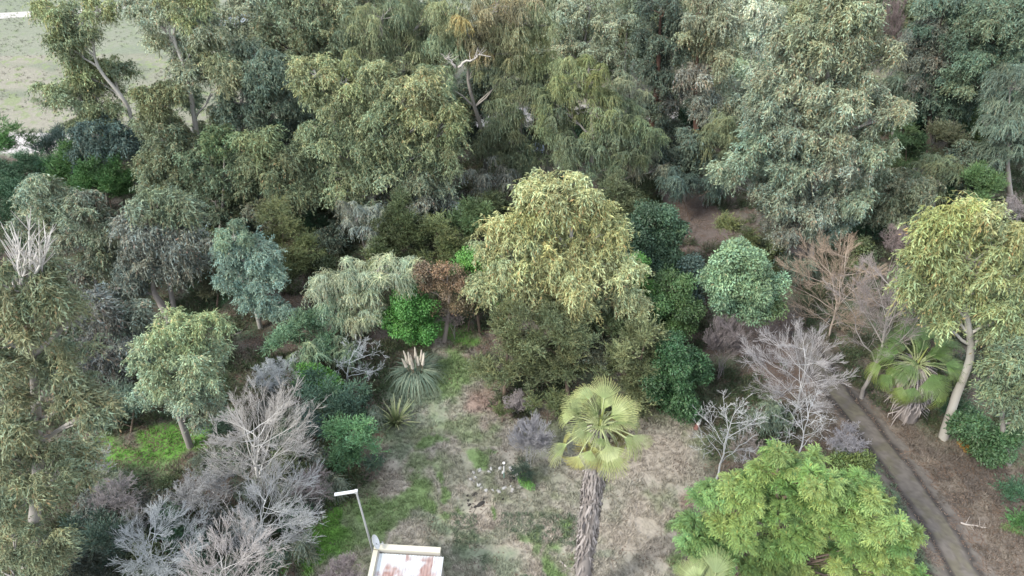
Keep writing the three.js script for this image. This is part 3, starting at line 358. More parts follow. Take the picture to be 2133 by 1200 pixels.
// middle band
T('dark green gum with bushy round crown in front of the grey forest', 'gum', [455, 500], [[470, 305, 40, 36, 0, C(0.106, 0.158, 0.055)], [430, 350, 46, 45, 0], [490, 370, 46, 50, 0], [450, 420, 46, 36, 0, GR]], { pal: [C(0.085, 0.123, 0.066), C(0.117, 0.152, 0.072)], bark: BK.grey });
T('olive gum with twin peaks beside the big yellow crowned gum', 'gum', [575, 510], [[545, 300, 40, 36, 0, C(0.148, 0.175, 0.066)], [590, 330, 46, 45, 0], [545, 370, 52, 50, 0], [615, 390, 46, 45, 0], [575, 430, 52, 36, 0, C(0.148, 0.152, 0.11)]], { pal: [C(0.127, 0.152, 0.072), C(0.159, 0.175, 0.083)], bark: BK.grey });
T('big spreading gum with golden yellow crown tops and white inner branches', 'gum', [815, 500], [[655, 155, 46, 38, 0, C(0.265, 0.275, 0.11)], [720, 170, 46, 38, 0, Y2], [790, 180, 46, 40, 0, C(0.233, 0.246, 0.105)], [870, 190, 48, 38, 0, C(0.31, 0.29, 0.11)], [700, 225, 62, 46, 0, C(0.233, 0.252, 0.11)], [790, 240, 66, 50, 0], [880, 245, 60, 46, 0, C(0.286, 0.281, 0.105)], [930, 260, 38, 36, 0, Y2], [680, 290, 52, 42, 0], [750, 300, 66, 50, 0], [840, 310, 66, 50, 0], [915, 320, 46, 42, 0], [720, 360, 66, 45, 0], [810, 375, 70, 45, 0, C(0.17, 0.199, 0.11)], [890, 375, 52, 40, 0, C(0.18, 0.199, 0.121)], [890, 420, 50, 30, 0, C(0.212, 0.222, 0.187)], [770, 420, 52, 30, 0, C(0.17, 0.175, 0.132)], [640, 190, 24, 28, 0, Y2], [645, 290, 22, 20, 0]], { pal: [C(0.201, 0.222, 0.099), C(0.159, 0.193, 0.094)], bark: BK.pale, r: 0.32, dens: 0.85 });
T('pale grey leafed drooping gum branch tree under the golden crowned gum', 'weep', [775, 560], [[770, 480, 40, 46, 0], [740, 455, 30, 36, 0]], { pal: [C(0.233, 0.246, 0.209), C(0.18, 0.193, 0.154)], bark: BK.grey, dens: 0.7 });
T('pinkish grey drooping gum in the dark gap behind the central gum', 'weep', [985, 470], [[975, 385, 46, 34, 0], [1030, 380, 42, 30, 0]], { pal: [C(0.18, 0.181, 0.154), C(0.138, 0.14, 0.11)], bark: BK.dark, dens: 0.7 });
T('grey green gum standing over the hedge beside the dead white crown', 'gum', [110, 575], [[85, 405, 46, 34, 0, C(0.18, 0.216, 0.132)], [130, 430, 46, 36, 0, C(0.18, 0.211, 0.121)], [60, 440, 40, 34, 0], [120, 480, 50, 40, 0, C(0.138, 0.146, 0.094)]], { pal: P.gumP, bark: BK.grey });
T('dusky green gum leaning over the grove next to the grey green gum', 'gum', [210, 640], [[185, 440, 42, 40, 0], [230, 470, 46, 45, 0], [175, 520, 50, 45, 0], [230, 550, 46, 45, 0], [150, 590, 42, 36, 0, C(0.117, 0.117, 0.094)]], { pal: [C(0.106, 0.135, 0.072), C(0.138, 0.146, 0.099)], bark: BK.grey, dens: 0.9 });
T('purplish grey gum with thin crown and dead twigs by the dark green ground', 'gum', [365, 660], [[330, 430, 48, 34, 0, C(0.159, 0.193, 0.099)], [370, 440, 40, 34, 0, C(0.159, 0.193, 0.099)], [300, 470, 50, 40, 0], [350, 500, 56, 46, 0], [400, 490, 44, 40, 0], [310, 540, 46, 36, 0], [380, 545, 42, 36, 0]], { pal: P.purple, bark: BK.grey, dens: 0.8 });
T('gum with crooked broken trunk leaning out of the grove', 'gum', [355, 665], [[300, 570, 44, 30, 0], [260, 590, 36, 32, 0], [325, 560, 30, 26, 0]], { pal: [C(0.08, 0.094, 0.077), C(0.117, 0.129, 0.099)], bark: C(0.4, 0.36, 0.34), trunk: [[340, 640], [320, 605]], r: 0.26, dens: 0.8 });
T('small blue grey gum beside the crooked trunk', 'gum', [290, 790], [[285, 650, 40, 30, 0, C(0.159, 0.181, 0.132)], [275, 690, 46, 36, 0], [290, 725, 40, 34, 0]], { pal: [C(0.106, 0.146, 0.11), C(0.127, 0.164, 0.121)], bark: BK.pale });
T('shaded purple brown gum behind the big glossy gum', 'gum', [215, 815], [[200, 650, 46, 40, 0], [230, 710, 46, 45, 0], [190, 735, 44, 40, 0], [225, 775, 36, 34, 0]], { pal: [C(0.085, 0.08, 0.075), C(0.117, 0.117, 0.099)], bark: BK.dark, dens: 0.9 });
T('slim silver blue gum with pale trunk standing on bare ground', 'gum', [542, 683], [[490, 495, 34, 28, 0, C(0.201, 0.275, 0.154)], [480, 530, 32, 30, 0], [520, 530, 40, 36, 0], [560, 530, 36, 32, 0], [500, 575, 42, 34, 0], [550, 580, 42, 36, 0], [525, 620, 34, 28, 0], [585, 630, 34, 30, -0.6], [560, 645, 28, 24, 0]], { pal: [C(0.138, 0.211, 0.16), C(0.18, 0.252, 0.187)], bark: BK.pale, trunk: [[530, 630], [515, 560]], r: 0.13, size: 0.75, dens: 0.72 });
T('light green gum with arching feathery crown above the vivid grass', 'gum', [395, 930], [[350, 670, 44, 34, 0, C(0.276, 0.339, 0.132)], [420, 690, 46, 34, 0, C(0.265, 0.328, 0.132)], [345, 720, 50, 42, 0], [400, 735, 56, 45, 0], [450, 750, 44, 42, 0], [350, 780, 52, 42, 0], [420, 800, 60, 45, 0, C(0.18, 0.222, 0.132)], [340, 830, 44, 36, 0, C(0.148, 0.193, 0.132)], [400, 855, 50, 32, 0, C(0.159, 0.187, 0.132)]], { pal: [C(0.212, 0.263, 0.132), C(0.254, 0.298, 0.154)], bark: BK.grey, r: 0.15, size: 0.78, dens: 0.9 });
T('big glossy olive gum in the grove corner with a dead white crown limb', 'gum', [40, 1290], [[60, 570, 56, 36, 0], [20, 610, 46, 40, 0], [95, 620, 46, 42, 0], [40, 680, 66, 50, 0], [150, 750, 46, 42, 0], [60, 760, 70, 52, 0], [110, 820, 66, 50, 0], [185, 815, 36, 36, 0], [60, 890, 70, 52, 0], [30, 960, 56, 52, 0], [110, 970, 66, 52, 0], [60, 1050, 70, 52, 0], [20, 1120, 50, 52, 0], [90, 1130, 60, 46, 0], [170, 650, 30, 28, 0.5], [205, 850, 30, 28, -0.5], [170, 960, 40, 36, 0.5], [-20, 700, 50, 60, 0], [-30, 900, 60, 60, 0], [30, 1200, 66, 50, 0], [120, 1200, 50, 40, 0]], { pal: [C(0.13, 0.15, 0.075), C(0.19, 0.19, 0.09)], bark: BK.grey, r: 0.24, dens: 0.62, size: 0.66 });

// understorey of the centre
S('olive green bush with upright shoots in the dark gap', 'upright', [600, 610], [[590, 470, 40, 40, 0, C(0.159, 0.17, 0.061)], [610, 520, 46, 50, 0], [590, 565, 40, 40, 0]], { pal: P.olive });
S('brownish bush behind the slim silver blue gum', 'upright', [450, 640], [[450, 560, 30, 34, 0], [455, 600, 34, 30, 0]], { pal: [C(0.095, 0.099, 0.05), C(0.127, 0.117, 0.066)] });
S('tall dark olive bush under the golden crowned gum', 'upright', [835, 570], [[835, 440, 36, 32, 0], [815, 480, 36, 40, 0], [855, 490, 38, 40, 0], [835, 530, 46, 36, 0]], { pal: P.oliveD });
S('pointed olive bush next to the russet leaved tree', 'upright', [925, 590], [[910, 490, 32, 36, 0], [945, 510, 32, 40, 0], [920, 540, 50, 36, 0]], { pal: P.olive });
S('round dark green bush standing alone in the gap by the central gum', 'upright', [985, 560], [[985, 450, 34, 30, 0], [965, 475, 30, 30, 0], [1000, 475, 26, 30, 0]], { pal: [C(0.069, 0.105, 0.039), C(0.101, 0.14, 0.05)] });
S('narrow yellow olive bush behind the pale weeping tree', 'upright', [790, 620], [[785, 540, 22, 34, 0], [795, 570, 24, 26, 0]], { pal: P.olive });
S('dull green bush behind the top of the central gum', 'upright', [1030, 500], [[1020, 425, 30, 26, 0], [1050, 450, 28, 30, 0]], { pal: P.oliveD });
S('brownish olive bush beside the round dark tree', 'upright', [1290, 510], [[1280, 410, 36, 28, 0], [1310, 440, 30, 30, 0], [1265, 450, 26, 26, 0]], { pal: [C(0.085, 0.099, 0.044), C(0.127, 0.135, 0.066)] });
S('blue grey straggly bush beside the bare brown path', 'weep', [1440, 460], [[1430, 390, 40, 26, 0], [1480, 400, 36, 30, 0], [1400, 375, 26, 20, 0]], { pal: P.bluedark });
S('small olive bush at the foot of the tall pale gum', 'upright', [1535, 560], [[1525, 480, 26, 30, 0], [1545, 510, 24, 28, 0]], { pal: P.olive });
S('dark green bush under the gums near the corner', 'upright', [1895, 390], [[1885, 300, 34, 30, 0], [1895, 335, 36, 30, 0]], { pal: [C(0.037, 0.07, 0.028), C(0.064, 0.099, 0.033)] });
S('brown tinged bush between the dark gum trunks', 'upright', [1975, 385], [[1970, 285, 36, 28, 0], [1985, 320, 36, 28, 0]], { pal: [C(0.09, 0.094, 0.05), C(0.127, 0.123, 0.066)] });
S('bright green bush glowing between dark gum trunks', 'broad', [1985, 310], [[1980, 190, 28, 28, 0], [1965, 225, 22, 30, 0]], { pal: P.green });
S('mossy green bush below the blue grey drooping gum', 'upright', [2050, 330], [[2045, 255, 34, 28, 0], [2030, 285, 26, 22, 0]], { pal: [C(0.064, 0.099, 0.028), C(0.09, 0.129, 0.033)] });
S('fresh green bush in front of the corner trees', 'upright', [2040, 455], [[2030, 365, 30, 26, 0], [2060, 385, 34, 28, 0], [2035, 400, 36, 24, 0]], { pal: [C(0.095, 0.164, 0.055), C(0.127, 0.199, 0.072)] });
T('olive brown bushy tree behind the reddish bare trees', 'gum', [1880, 510], [[1850, 390, 46, 34, 0], [1900, 395, 40, 32, 0], [1870, 430, 52, 36, 0], [1830, 425, 36, 36, 0]], { pal: [C(0.117, 0.135, 0.072), C(0.159, 0.164, 0.094)], bark: BK.brown, name: 'bushy_tree' });
bare('bare_shrub', 'lilac grey twiggy bush behind the olive brown tree', 'shrub', [1930, 440], [1925, 375, 50, 38], { stems: 5, limbs: 5, col: C(0.38, 0.36, 0.38), fine: 0.9 });
bare('bare_shrub', 'grey leafless bush beside the fresh green bush', 'shrub', [2110, 480], [2110, 430, 40, 36], { stems: 5, limbs: 5, col: C(0.4, 0.39, 0.41) });
bare('bare_shrub', 'pinkish twiggy bush between bare trees and the yellow green gum', 'shrub', [1860, 560], [1865, 495, 40, 36], { stems: 5, limbs: 5, col: C(0.36, 0.3, 0.3) });
bare('bare_shrub', 'pale silvery dead bush at the edge of the brown path', 'shrub', [1470, 430], [1465, 385, 50, 28], { stems: 6, limbs: 5, col: C(0.48, 0.48, 0.48) });

// the central group
T('bright yellow gum towering in the middle of the grove', 'gum', [1178, 770], [[1130, 415, 46, 36, 0, Y], [1185, 410, 50, 34, 0, Y], [1225, 440, 40, 36, 0, C(0.35, 0.328, 0.099)], [1105, 455, 40, 36, 0, C(0.35, 0.339, 0.099)], [1160, 450, 52, 36, 0], [1045, 480, 26, 30, 0, C(0.35, 0.328, 0.11)], [1250, 490, 46, 45, 0, C(0.329, 0.31, 0.099)], [1095, 500, 52, 34, 0], [1170, 520, 52, 36, 0, Y], [1235, 545, 52, 42, 0], [1040, 535, 40, 36, 0, C(0.201, 0.211, 0.088)], [1100, 560, 60, 42, 0], [1170, 575, 52, 42, -0.8, Y], [1205, 590, 40, 42, -1, Y], [1280, 570, 52, 45, 0, C(0.233, 0.234, 0.094)], [1040, 600, 60, 42, 0, C(0.18, 0.193, 0.083)], [1110, 625, 60, 40, 0, C(0.233, 0.234, 0.099)], [1190, 645, 60, 42, -0.6, C(0.276, 0.269, 0.099)], [1280, 640, 56, 45, 0, C(0.191, 0.199, 0.088)], [1320, 610, 32, 40, 0, C(0.159, 0.17, 0.077)]], { pal: [C(0.297, 0.287, 0.099), C(0.233, 0.24, 0.099)], bark: BK.pale, r: 0.24, dens: 0.95 });
T('vivid green broadleaf tree half hidden behind the bright yellow gum', 'broad', [1000, 690], [[1000, 560, 42, 32, 0], [1020, 600, 40, 34, 0]], { pal: P.vivid, bark: BK.brown, name: 'broadleaf_tree' });
T('fresh green broadleaf tree peeping out beside the round dark tree', 'broad', [1318, 690], [[1318, 570, 32, 34, 0], [1335, 605, 26, 28, 0]], { pal: P.vivid, bark: BK.brown, name: 'broadleaf_tree' });
const wat = { pal: [C(0.12, 0.135, 0.06), C(0.175, 0.18, 0.08)], bark: BK.brown, name: 'wattle_tree', group: 'olive wattles at the foot of the yellow gum' };
T('dark olive wattle at the clearing corner below the yellow gum', 'upright', [1050, 825], [[1060, 665, 36, 36, 0], [1040, 710, 42, 40, 0], [1070, 730, 36, 40, 0], [1035, 770, 44, 36, 0], [1085, 775, 36, 34, 0]], wat);
T('broad olive wattle right behind the tall fan palm', 'upright', [1185, 830], [[1150, 680, 46, 40, 0], [1200, 690, 46, 42, 0], [1135, 730, 46, 42, 0], [1195, 745, 50, 42, 0], [1160, 780, 52, 36, 0], [1230, 740, 40, 40, 0, C(0.17, 0.17, 0.11)]], wat);
T('pointed olive wattle between the palm and the ivy green columns', 'upright', [1325, 855], [[1345, 700, 28, 30, 0], [1315, 730, 42, 40, 0], [1345, 760, 34, 40, 0], [1295, 775, 42, 40, 0], [1330, 805, 42, 34, 0]], wat);
T('dark wattle filling the gap under the yellow gum', 'upright', [1255, 800], [[1260, 680, 46, 40, 0], [1290, 690, 36, 40, 0], [1240, 730, 42, 42, 0]], { ...wat, pal: P.oliveD });
S('small olive bush at the palm foot beside the pinkish twigs', 'upright', [1140, 885], [[1140, 840, 28, 24, 0], [1160, 855, 20, 20, 0]], { pal: P.olive });
S('brown green seedling bush by the pinkish twigs', 'upright', [1046, 880], [[1046, 858, 12, 14, 0]], { pal: P.olive, size: 0.7 });
S('dark bush in the shadow under the wattles', 'upright', [975, 690], [[985, 650, 26, 32, 0]], { pal: P.oliveD });

T('round dark green tree with a dense ball shaped crown', 'broad', [1365, 625], [[1365, 470, 46, 34, 0], [1340, 500, 42, 38, 0], [1390, 505, 42, 42, 0], [1365, 540, 50, 34, 0], [1320, 480, 20, 26, 0]], { pal: [C(0.035, 0.072, 0.04), C(0.055, 0.095, 0.05)], bark: BK.dark, name: 'round_tree', dens: 1.15 });
T('round silvery green tree with a dense dome crown by the lane', 'broad', [1545, 740], [[1535, 545, 46, 30, 0, C(0.212, 0.298, 0.154)], [1500, 575, 36, 32, 0], [1560, 580, 50, 36, 0, C(0.201, 0.281, 0.143)], [1510, 610, 42, 32, 0], [1580, 615, 42, 32, 0], [1545, 630, 46, 26, 0], [1600, 645, 24, 18, 0, C(0.191, 0.257, 0.099)]], { pal: [C(0.148, 0.222, 0.121), C(0.191, 0.275, 0.149)], bark: BK.brown, name: 'round_tree', dens: 1.15 });
S('dark blue green bush squeezed between the two round trees', 'broad', [1445, 680], [[1440, 570, 26, 32, 0], [1450, 610, 26, 30, 0]], { pal: P.bluedark });
T('upright dark green tree clad in fine leaves, upper of the two columns', 'broad', [1400, 760], [[1400, 600, 34, 28, 0, C(0.09, 0.164, 0.05)], [1385, 640, 36, 36, 0], [1415, 650, 36, 40, 0, C(0.085, 0.152, 0.05)], [1395, 690, 40, 34, 0]], { pal: [C(0.045, 0.095, 0.03), C(0.065, 0.115, 0.035)], bark: BK.brown, name: 'ivy_tree', dens: 1.1, size: 0.85 });
T('deep green ivy covered mound reaching the ground at the clearing edge', 'broad', [1412, 862], [[1410, 735, 42, 34, 0], [1390, 775, 42, 36, 0], [1435, 780, 38, 40, 0], [1385, 825, 38, 32, 0, C(0.037, 0.105, 0.033)], [1425, 825, 44, 36, 0]], { pal: [C(0.03, 0.075, 0.026), C(0.045, 0.095, 0.034)], bark: BK.brown, name: 'ivy_tree', dens: 1.2, size: 0.85 });

// clearing edge, west side
T('pale straw green weeping tree with shaggy hanging sprays', 'weep', [745, 712], [[720, 570, 42, 28, 0], [790, 565, 42, 28, 0], [845, 575, 28, 28, 0], [690, 600, 36, 30, 0], [750, 605, 50, 36, 0], [810, 600, 36, 32, 0, C(0.233, 0.269, 0.165)], [730, 645, 42, 32, 0], [775, 650, 40, 32, 0], [690, 650, 30, 28, 0, C(0.17, 0.234, 0.154)], [755, 685, 28, 22, 0]], { pal: [C(0.35, 0.374, 0.242), C(0.254, 0.292, 0.176)], bark: BK.grey, name: 'weeping_tree' });
T('sparse tree with russet withered leaves and pale crooked limbs', 'broad', [925, 712], [[890, 565, 22, 18, 0], [930, 560, 24, 18, 0], [955, 590, 18, 16, 0], [885, 600, 18, 16, 0], [925, 600, 22, 16, 0, C(0.26, 0.19, 0.12)], [910, 640, 22, 18, 0, C(0.24, 0.19, 0.12)], [960, 630, 16, 16, 0, C(0.15, 0.12, 0.07)]], { pal: P.russet, bark: C(0.36, 0.31, 0.28), warm: 1, name: 'withered_tree', dens: 0.3, size: 0.8, r: 0.12 });
bare('bare_shrub', 'pinkish leafless shrub beneath the russet leaved tree', 'shrub', [945, 705], [945, 660, 30, 36], { stems: 3, limbs: 6, col: C(0.4, 0.35, 0.34) });
S('bright emerald green bush beside the pampas grass', 'broad', [862, 722], [[855, 640, 40, 28, 0], [835, 670, 30, 30, 0], [875, 665, 34, 28, 0], [840, 695, 26, 18, 0], [888, 695, 20, 18, 0]], { pal: [C(0.064, 0.187, 0.033), C(0.095, 0.24, 0.044)], dens: 1.1 });
S('mid green leafy bush left of the pale weeping tree', 'upright', [630, 750], [[625, 690, 46, 26, 0], [600, 715, 36, 24, 0], [660, 715, 36, 24, 0]], { pal: [C(0.106, 0.181, 0.094), C(0.148, 0.228, 0.121)] });
S('grey green bush spreading behind the white bare tree', 'weep', [690, 770], [[670, 735, 36, 22, 0], [640, 755, 36, 20, 0], [710, 730, 30, 18, 0]], { pal: [C(0.127, 0.187, 0.11), C(0.17, 0.222, 0.132)] });
bare('bare_tree', 'white barked leafless tree with antler like branches by the pampas grass', 'tree', [722, 795], [748, 745, 58, 40], { limbs: 9, fine: 0.72, col: C(0.7, 0.71, 0.73), twig: C(0.64, 0.65, 0.67), fork: 0.12, r: 0.08, spread: 0.9 });
bare('bare_shrub', 'silver grey leafless bush behind the large pinkish bare tree', 'shrub', [568, 830], [568, 772, 56, 36], { stems: 4, limbs: 8, col: C(0.5, 0.51, 0.53), twig: C(0.45, 0.46, 0.48), spread: 0.9 });
bare('bare_shrub', 'small white twiggy bush between grey bushes', 'shrub', [640, 770], [635, 742, 24, 24], { stems: 3, limbs: 5, col: C(0.55, 0.55, 0.57) });
S('blue green thicket shrub at the edge of the clearing', 'upright', [690, 880], [[660, 815, 42, 28, 0], [710, 830, 46, 32, 0], [750, 850, 36, 30, 0], [670, 855, 42, 30, 0]], { pal: [C(0.069, 0.117, 0.077), C(0.095, 0.158, 0.099)] });
S('fresh green thicket shrub bordering the dry grass', 'upright', [725, 985], [[740, 900, 34, 28, 0], [705, 920, 36, 30, 0], [750, 940, 30, 26, 0], [710, 960, 34, 24, 0]], { pal: [C(0.08, 0.17, 0.066), C(0.106, 0.199, 0.083)] });
S('vivid green low shrub behind the blue green thicket', 'broad', [660, 815], [[645, 790, 30, 14, 0], [680, 800, 26, 14, 0]], { pal: P.vivid });
S('dark shrub in the gap beside the large pinkish bare tree', 'upright', [655, 925], [[645, 880, 30, 34, 0], [660, 910, 30, 26, 0]], { pal: P.bluedark });

bare('bare_tree', 'large pinkish grey leafless tree with fan shaped crown', 'tree', [548, 1030], [548, 915, 112, 80], { limbs: 20, fine: 1.1, col: C(0.66, 0.62, 0.6), twig: C(0.6, 0.55, 0.53), fork: 0.12, vase: true, r: 0.13, spread: 0.5, up: 0.3 });
bare('bare_tree', 'grey leafless tree with fan of fine twigs below the large pinkish one', 'tree', [545, 1145], [575, 1062, 95, 62], { limbs: 18, fine: 1.05, col: C(0.66, 0.65, 0.66), twig: C(0.58, 0.57, 0.58), fork: 0.1, vase: true, spread: 0.5, up: 0.3 });
bare('bare_tree', 'ash grey leafless tree in the low thicket beside vivid grass', 'tree', [335, 1215], [335, 1125, 90, 65], { limbs: 14, fine: 1.1, col: C(0.62, 0.62, 0.64), twig: C(0.54, 0.55, 0.57), fork: 0.12, spread: 0.6 });
bare('bare_tree', 'pinkish leafless tree at the very edge near the shed', 'tree', [475, 1290], [490, 1185, 95, 75], { limbs: 15, fine: 1.0, col: C(0.66, 0.61, 0.6), twig: C(0.58, 0.52, 0.51), fork: 0.12, vase: true, spread: 0.5 });
bare('bare_shrub', 'grey brushwood shrub between the vivid grass and the grey leafless tree', 'shrub', [425, 1070], [430, 1020, 75, 55], { stems: 6, limbs: 6, col: C(0.4, 0.39, 0.4), twig: C(0.34, 0.33, 0.34) });
bare('bare_shrub', 'dim twiggy shrub under the big glossy gum', 'shrub', [230, 1080], [235, 1030, 60, 50], { stems: 6, limbs: 5, col: C(0.34, 0.35, 0.37) });
bare('bare_shrub', 'mauve brown brushwood heap beside the rusty shed', 'shrub', [712, 1235], [712, 1190, 52, 40], { stems: 9, limbs: 5, col: C(0.36, 0.3, 0.3), twig: C(0.34, 0.28, 0.28) });
bare('bare_shrub', 'grey brushwood shrub on the thicket edge facing the clearing', 'shrub', [655, 1060], [650, 1010, 50, 45], { stems: 6, limbs: 5, col: C(0.35, 0.33, 0.34) });
S('dusky green undergrowth shrub below the ash grey tree', 'upright', [210, 1180], [[200, 1110, 52, 36, 0], [180, 1160, 46, 34, 0], [250, 1165, 40, 30, 0]], { pal: [C(0.053, 0.082, 0.055), C(0.08, 0.105, 0.077)] });
S('grey green undergrowth shrub beside the light green gum', 'upright', [270, 900], [[250, 850, 46, 32, 0], [280, 820, 36, 30, 0], [235, 900, 30, 26, 0]], { pal: [C(0.074, 0.111, 0.077), C(0.106, 0.14, 0.099)] });
S('blackish undergrowth shrub in the corner beneath the big glossy gum', 'upright', [130, 1230], [[110, 1180, 60, 34, 0], [190, 1200, 44, 30, 0]], { pal: [C(0.058, 0.07, 0.055), C(0.085, 0.088, 0.066)] });

const thick = [[210, 1010, 46, 1], [300, 1060, 44, 2], [380, 1090, 40, 0], [440, 960, 36, 1], [480, 1090, 42, 2], [260, 1130, 44, 1], [420, 1160, 40, 0], [200, 1060, 40, 2], [560, 1180, 36, 0], [610, 1150, 36, 1], [620, 1040, 34, 2], [450, 880, 34, 0], [600, 870, 30, 1], [560, 830, 30, 2], [520, 1010, 34, 1], [590, 930, 30, 0], [770, 870, 26, 1], [775, 960, 22, 0], [640, 960, 34, 2], [690, 1010, 30, 1]];
thick.forEach(([x, y, w, k], i) => { const r = rng(1200 + i); S(['blue green thicket bush among the leafless trees', 'grey green thicket bush among the leafless trees', 'dusky thicket bush among the leafless trees'][k], ['upright', 'weep', 'gum'][k], [x, y + 26], [[x, y, w, w * 0.7, 0], [x + (r() - 0.5) * w * 1.6, y + 8, w * 0.7, w * 0.5, 0]], { pal: [[C(0.06, 0.1, 0.065), C(0.085, 0.13, 0.085)], [C(0.1, 0.125, 0.09), C(0.14, 0.16, 0.115)], [C(0.08, 0.085, 0.072), C(0.11, 0.115, 0.09)]][k], size: 0.72, dens: 0.75, group: ['blue green', 'grey green', 'dusky'][k] + ' bushes of the low thicket' }); });
[[380, 1030], [470, 1010], [420, 1110], [270, 1090], [510, 1130], [620, 1110], [200, 960]].forEach(([x, y], i) => bare('bare_shrub', 'thin grey leafless bush in the low thicket', 'shrub', [x, y + 34], [x, y, 46, 40], { stems: 5, limbs: 5, fine: 0.8, spread: 0.5, up: 0.35, col: C(0.46, 0.45, 0.46), twig: C(0.42, 0.41, 0.42), group: 'leafless bushes of the low thicket' }));

// lane side
T('yellow green gum with tall white leaning trunk by the lane', 'gum', [1966, 912], [[1985, 445, 40, 28, 0, C(0.318, 0.328, 0.077)], [2045, 450, 40, 32, 0, Y], [1950, 480, 40, 34, 0, C(0.297, 0.304, 0.088)], [2015, 500, 46, 36, 0, C(0.286, 0.298, 0.088)], [2075, 510, 40, 36, 0, Y2], [2115, 500, 36, 36, 0, C(0.307, 0.292, 0.099)], [1915, 520, 36, 34, 0, C(0.286, 0.304, 0.088)], [1975, 550, 46, 38, 0, C(0.265, 0.281, 0.088)], [2045, 560, 46, 40, 0, Y2], [2110, 570, 42, 42, 0], [1930, 590, 44, 38, 0], [2000, 610, 46, 36, 0], [1925, 640, 34, 30, 0, C(0.191, 0.222, 0.083)], [2070, 620, 46, 40, 0], [2125, 640, 40, 42, 0], [1975, 660, 36, 28, 0, C(0.201, 0.228, 0.083)], [2080, 690, 44, 34, 0, C(0.159, 0.187, 0.088)]], { pal: [C(0.233, 0.252, 0.083), C(0.18, 0.205, 0.083)], bark: BK.pale, trunk: [[1990, 830], [2022, 740], [2012, 650], [2000, 560]], r: 0.2, dens: 0.95 });
T('olive green drooping gum in front of the white leaning trunk', 'gum', [2103, 968], [[2078, 765, 26, 28, 0], [2110, 745, 34, 34, 0], [2145, 780, 34, 40, 0], [2080, 815, 26, 26, 0], [2120, 830, 34, 34, 0], [2140, 870, 26, 28, 0]], { pal: [C(0.148, 0.181, 0.083), C(0.111, 0.146, 0.083)], bark: BK.grey });
S('dark green bush at the lane bend by the olive green gum', 'broad', [2060, 950], [[2035, 895, 32, 26, 0], [2075, 905, 36, 30, 0], [2050, 925, 38, 22, 0]], { pal: [C(0.042, 0.088, 0.033), C(0.064, 0.117, 0.044)] });
S('strip of low orange leaves along the foot of the dark green bush', 'broad', [2022, 946], [[2008, 926, 5, 4, 0], [2016, 936, 6, 4, 0], [2027, 945, 6, 4, 0], [2040, 952, 6, 4, 0], [2054, 956, 5, 4, 0]], { pal: [C(0.42, 0.27, 0.06), C(0.36, 0.22, 0.06)], size: 0.42, few: 4, warm: 1, r: 0.02 });
S('low black green bush at the verge of the lane', 'upright', [2112, 1040], [[2110, 1022, 30, 14, 0]], { pal: P.dark });
S('leafy green bush near the lane at the picture border', 'upright', [2135, 1120], [[2135, 1100, 18, 20, 0]], { pal: P.green });
S('shaded undergrowth bush behind the short palm', 'upright', [2010, 820], [[2000, 760, 30, 30, 0], [1990, 800, 26, 28, 0]], { pal: [C(0.074, 0.088, 0.05), C(0.101, 0.111, 0.066)] });
S('dull olive bush between the short palm and the yellow green gum', 'gum', [1920, 730], [[1900, 670, 34, 28, 0], [1945, 690, 30, 26, 0]], { pal: P.oliveD });
bare('bare_tree', 'reddish brown leafless tree with broad fan crown', 'tree', [1722, 705], [1738, 585, 112, 108], { limbs: 18, fine: 1.1, col: C(0.46, 0.37, 0.32), twig: C(0.48, 0.36, 0.28), fork: 0.12, spread: 0.5, up: 0.3 });
bare('bare_tree', 'tall pinkish grey leafless tree with upswept limbs at the lane', 'tree', [1795, 830], [1825, 650, 94, 132], { limbs: 14, fine: 1.0, col: C(0.46, 0.41, 0.39), twig: C(0.42, 0.35, 0.34), fork: 0.3, vase: true, r: 0.15, spread: 0.55 });
bare('bare_tree', 'purplish leafless thicket tree with many straight stems', 'tree', [1500, 790], [1510, 705, 58, 70], { stems: 9, limbs: 5, col: C(0.38, 0.33, 0.34), twig: C(0.33, 0.28, 0.29), spread: 0.4, up: 0.6 });
bare('bare_tree', 'lilac grey leafless tree with haze of fine twigs beside the lane', 'tree', [1652, 870], [1660, 760, 105, 88], { limbs: 18, fine: 1.1, col: C(0.58, 0.55, 0.56), twig: C(0.5, 0.46, 0.47), fork: 0.1, spread: 0.55, up: 0.3 });
bare('bare_tree', 'white barked small leafless tree at the clearing edge', 'tree', [1488, 1005], [1522, 880, 72, 88], { limbs: 12, fine: 0.62, col: C(0.62, 0.61, 0.63), twig: C(0.62, 0.6, 0.61), fork: 0.25, r: 0.07, spread: 0.85 });
bare('bare_tree', 'white barked leafless sapling between lane and feathery green tree', 'tree', [1655, 965], [1672, 860, 58, 82], { limbs: 12, fine: 0.62, col: C(0.6, 0.59, 0.62), twig: C(0.6, 0.58, 0.6), fork: 0.25, r: 0.065, spread: 0.85 });
bare('bare_shrub', 'mauve grey twiggy shrub drooping over the lane edge', 'shrub', [1762, 960], [1762, 915, 52, 38], { stems: 7, limbs: 5, col: C(0.36, 0.35, 0.38), twig: C(0.33, 0.31, 0.34) });
bare('bare_shrub', 'tangled brown brushwood beneath the white barked small tree', 'shrub', [1565, 975], [1565, 935, 52, 36], { stems: 6, limbs: 5, col: C(0.36, 0.3, 0.27), twig: C(0.34, 0.28, 0.25) });
S('yellow green low shrub at the foot of the mauve twigs', 'broad', [1775, 985], [[1755, 962, 22, 12, 0], [1795, 965, 20, 12, 0]], { pal: [C(0.095, 0.129, 0.033), C(0.148, 0.175, 0.044)] });
S('grey green shrub behind the white barked saplings', 'weep', [1600, 900], [[1590, 850, 32, 30, 0], [1610, 880, 34, 26, 0]], { pal: [C(0.106, 0.14, 0.094), C(0.138, 0.17, 0.116)] });
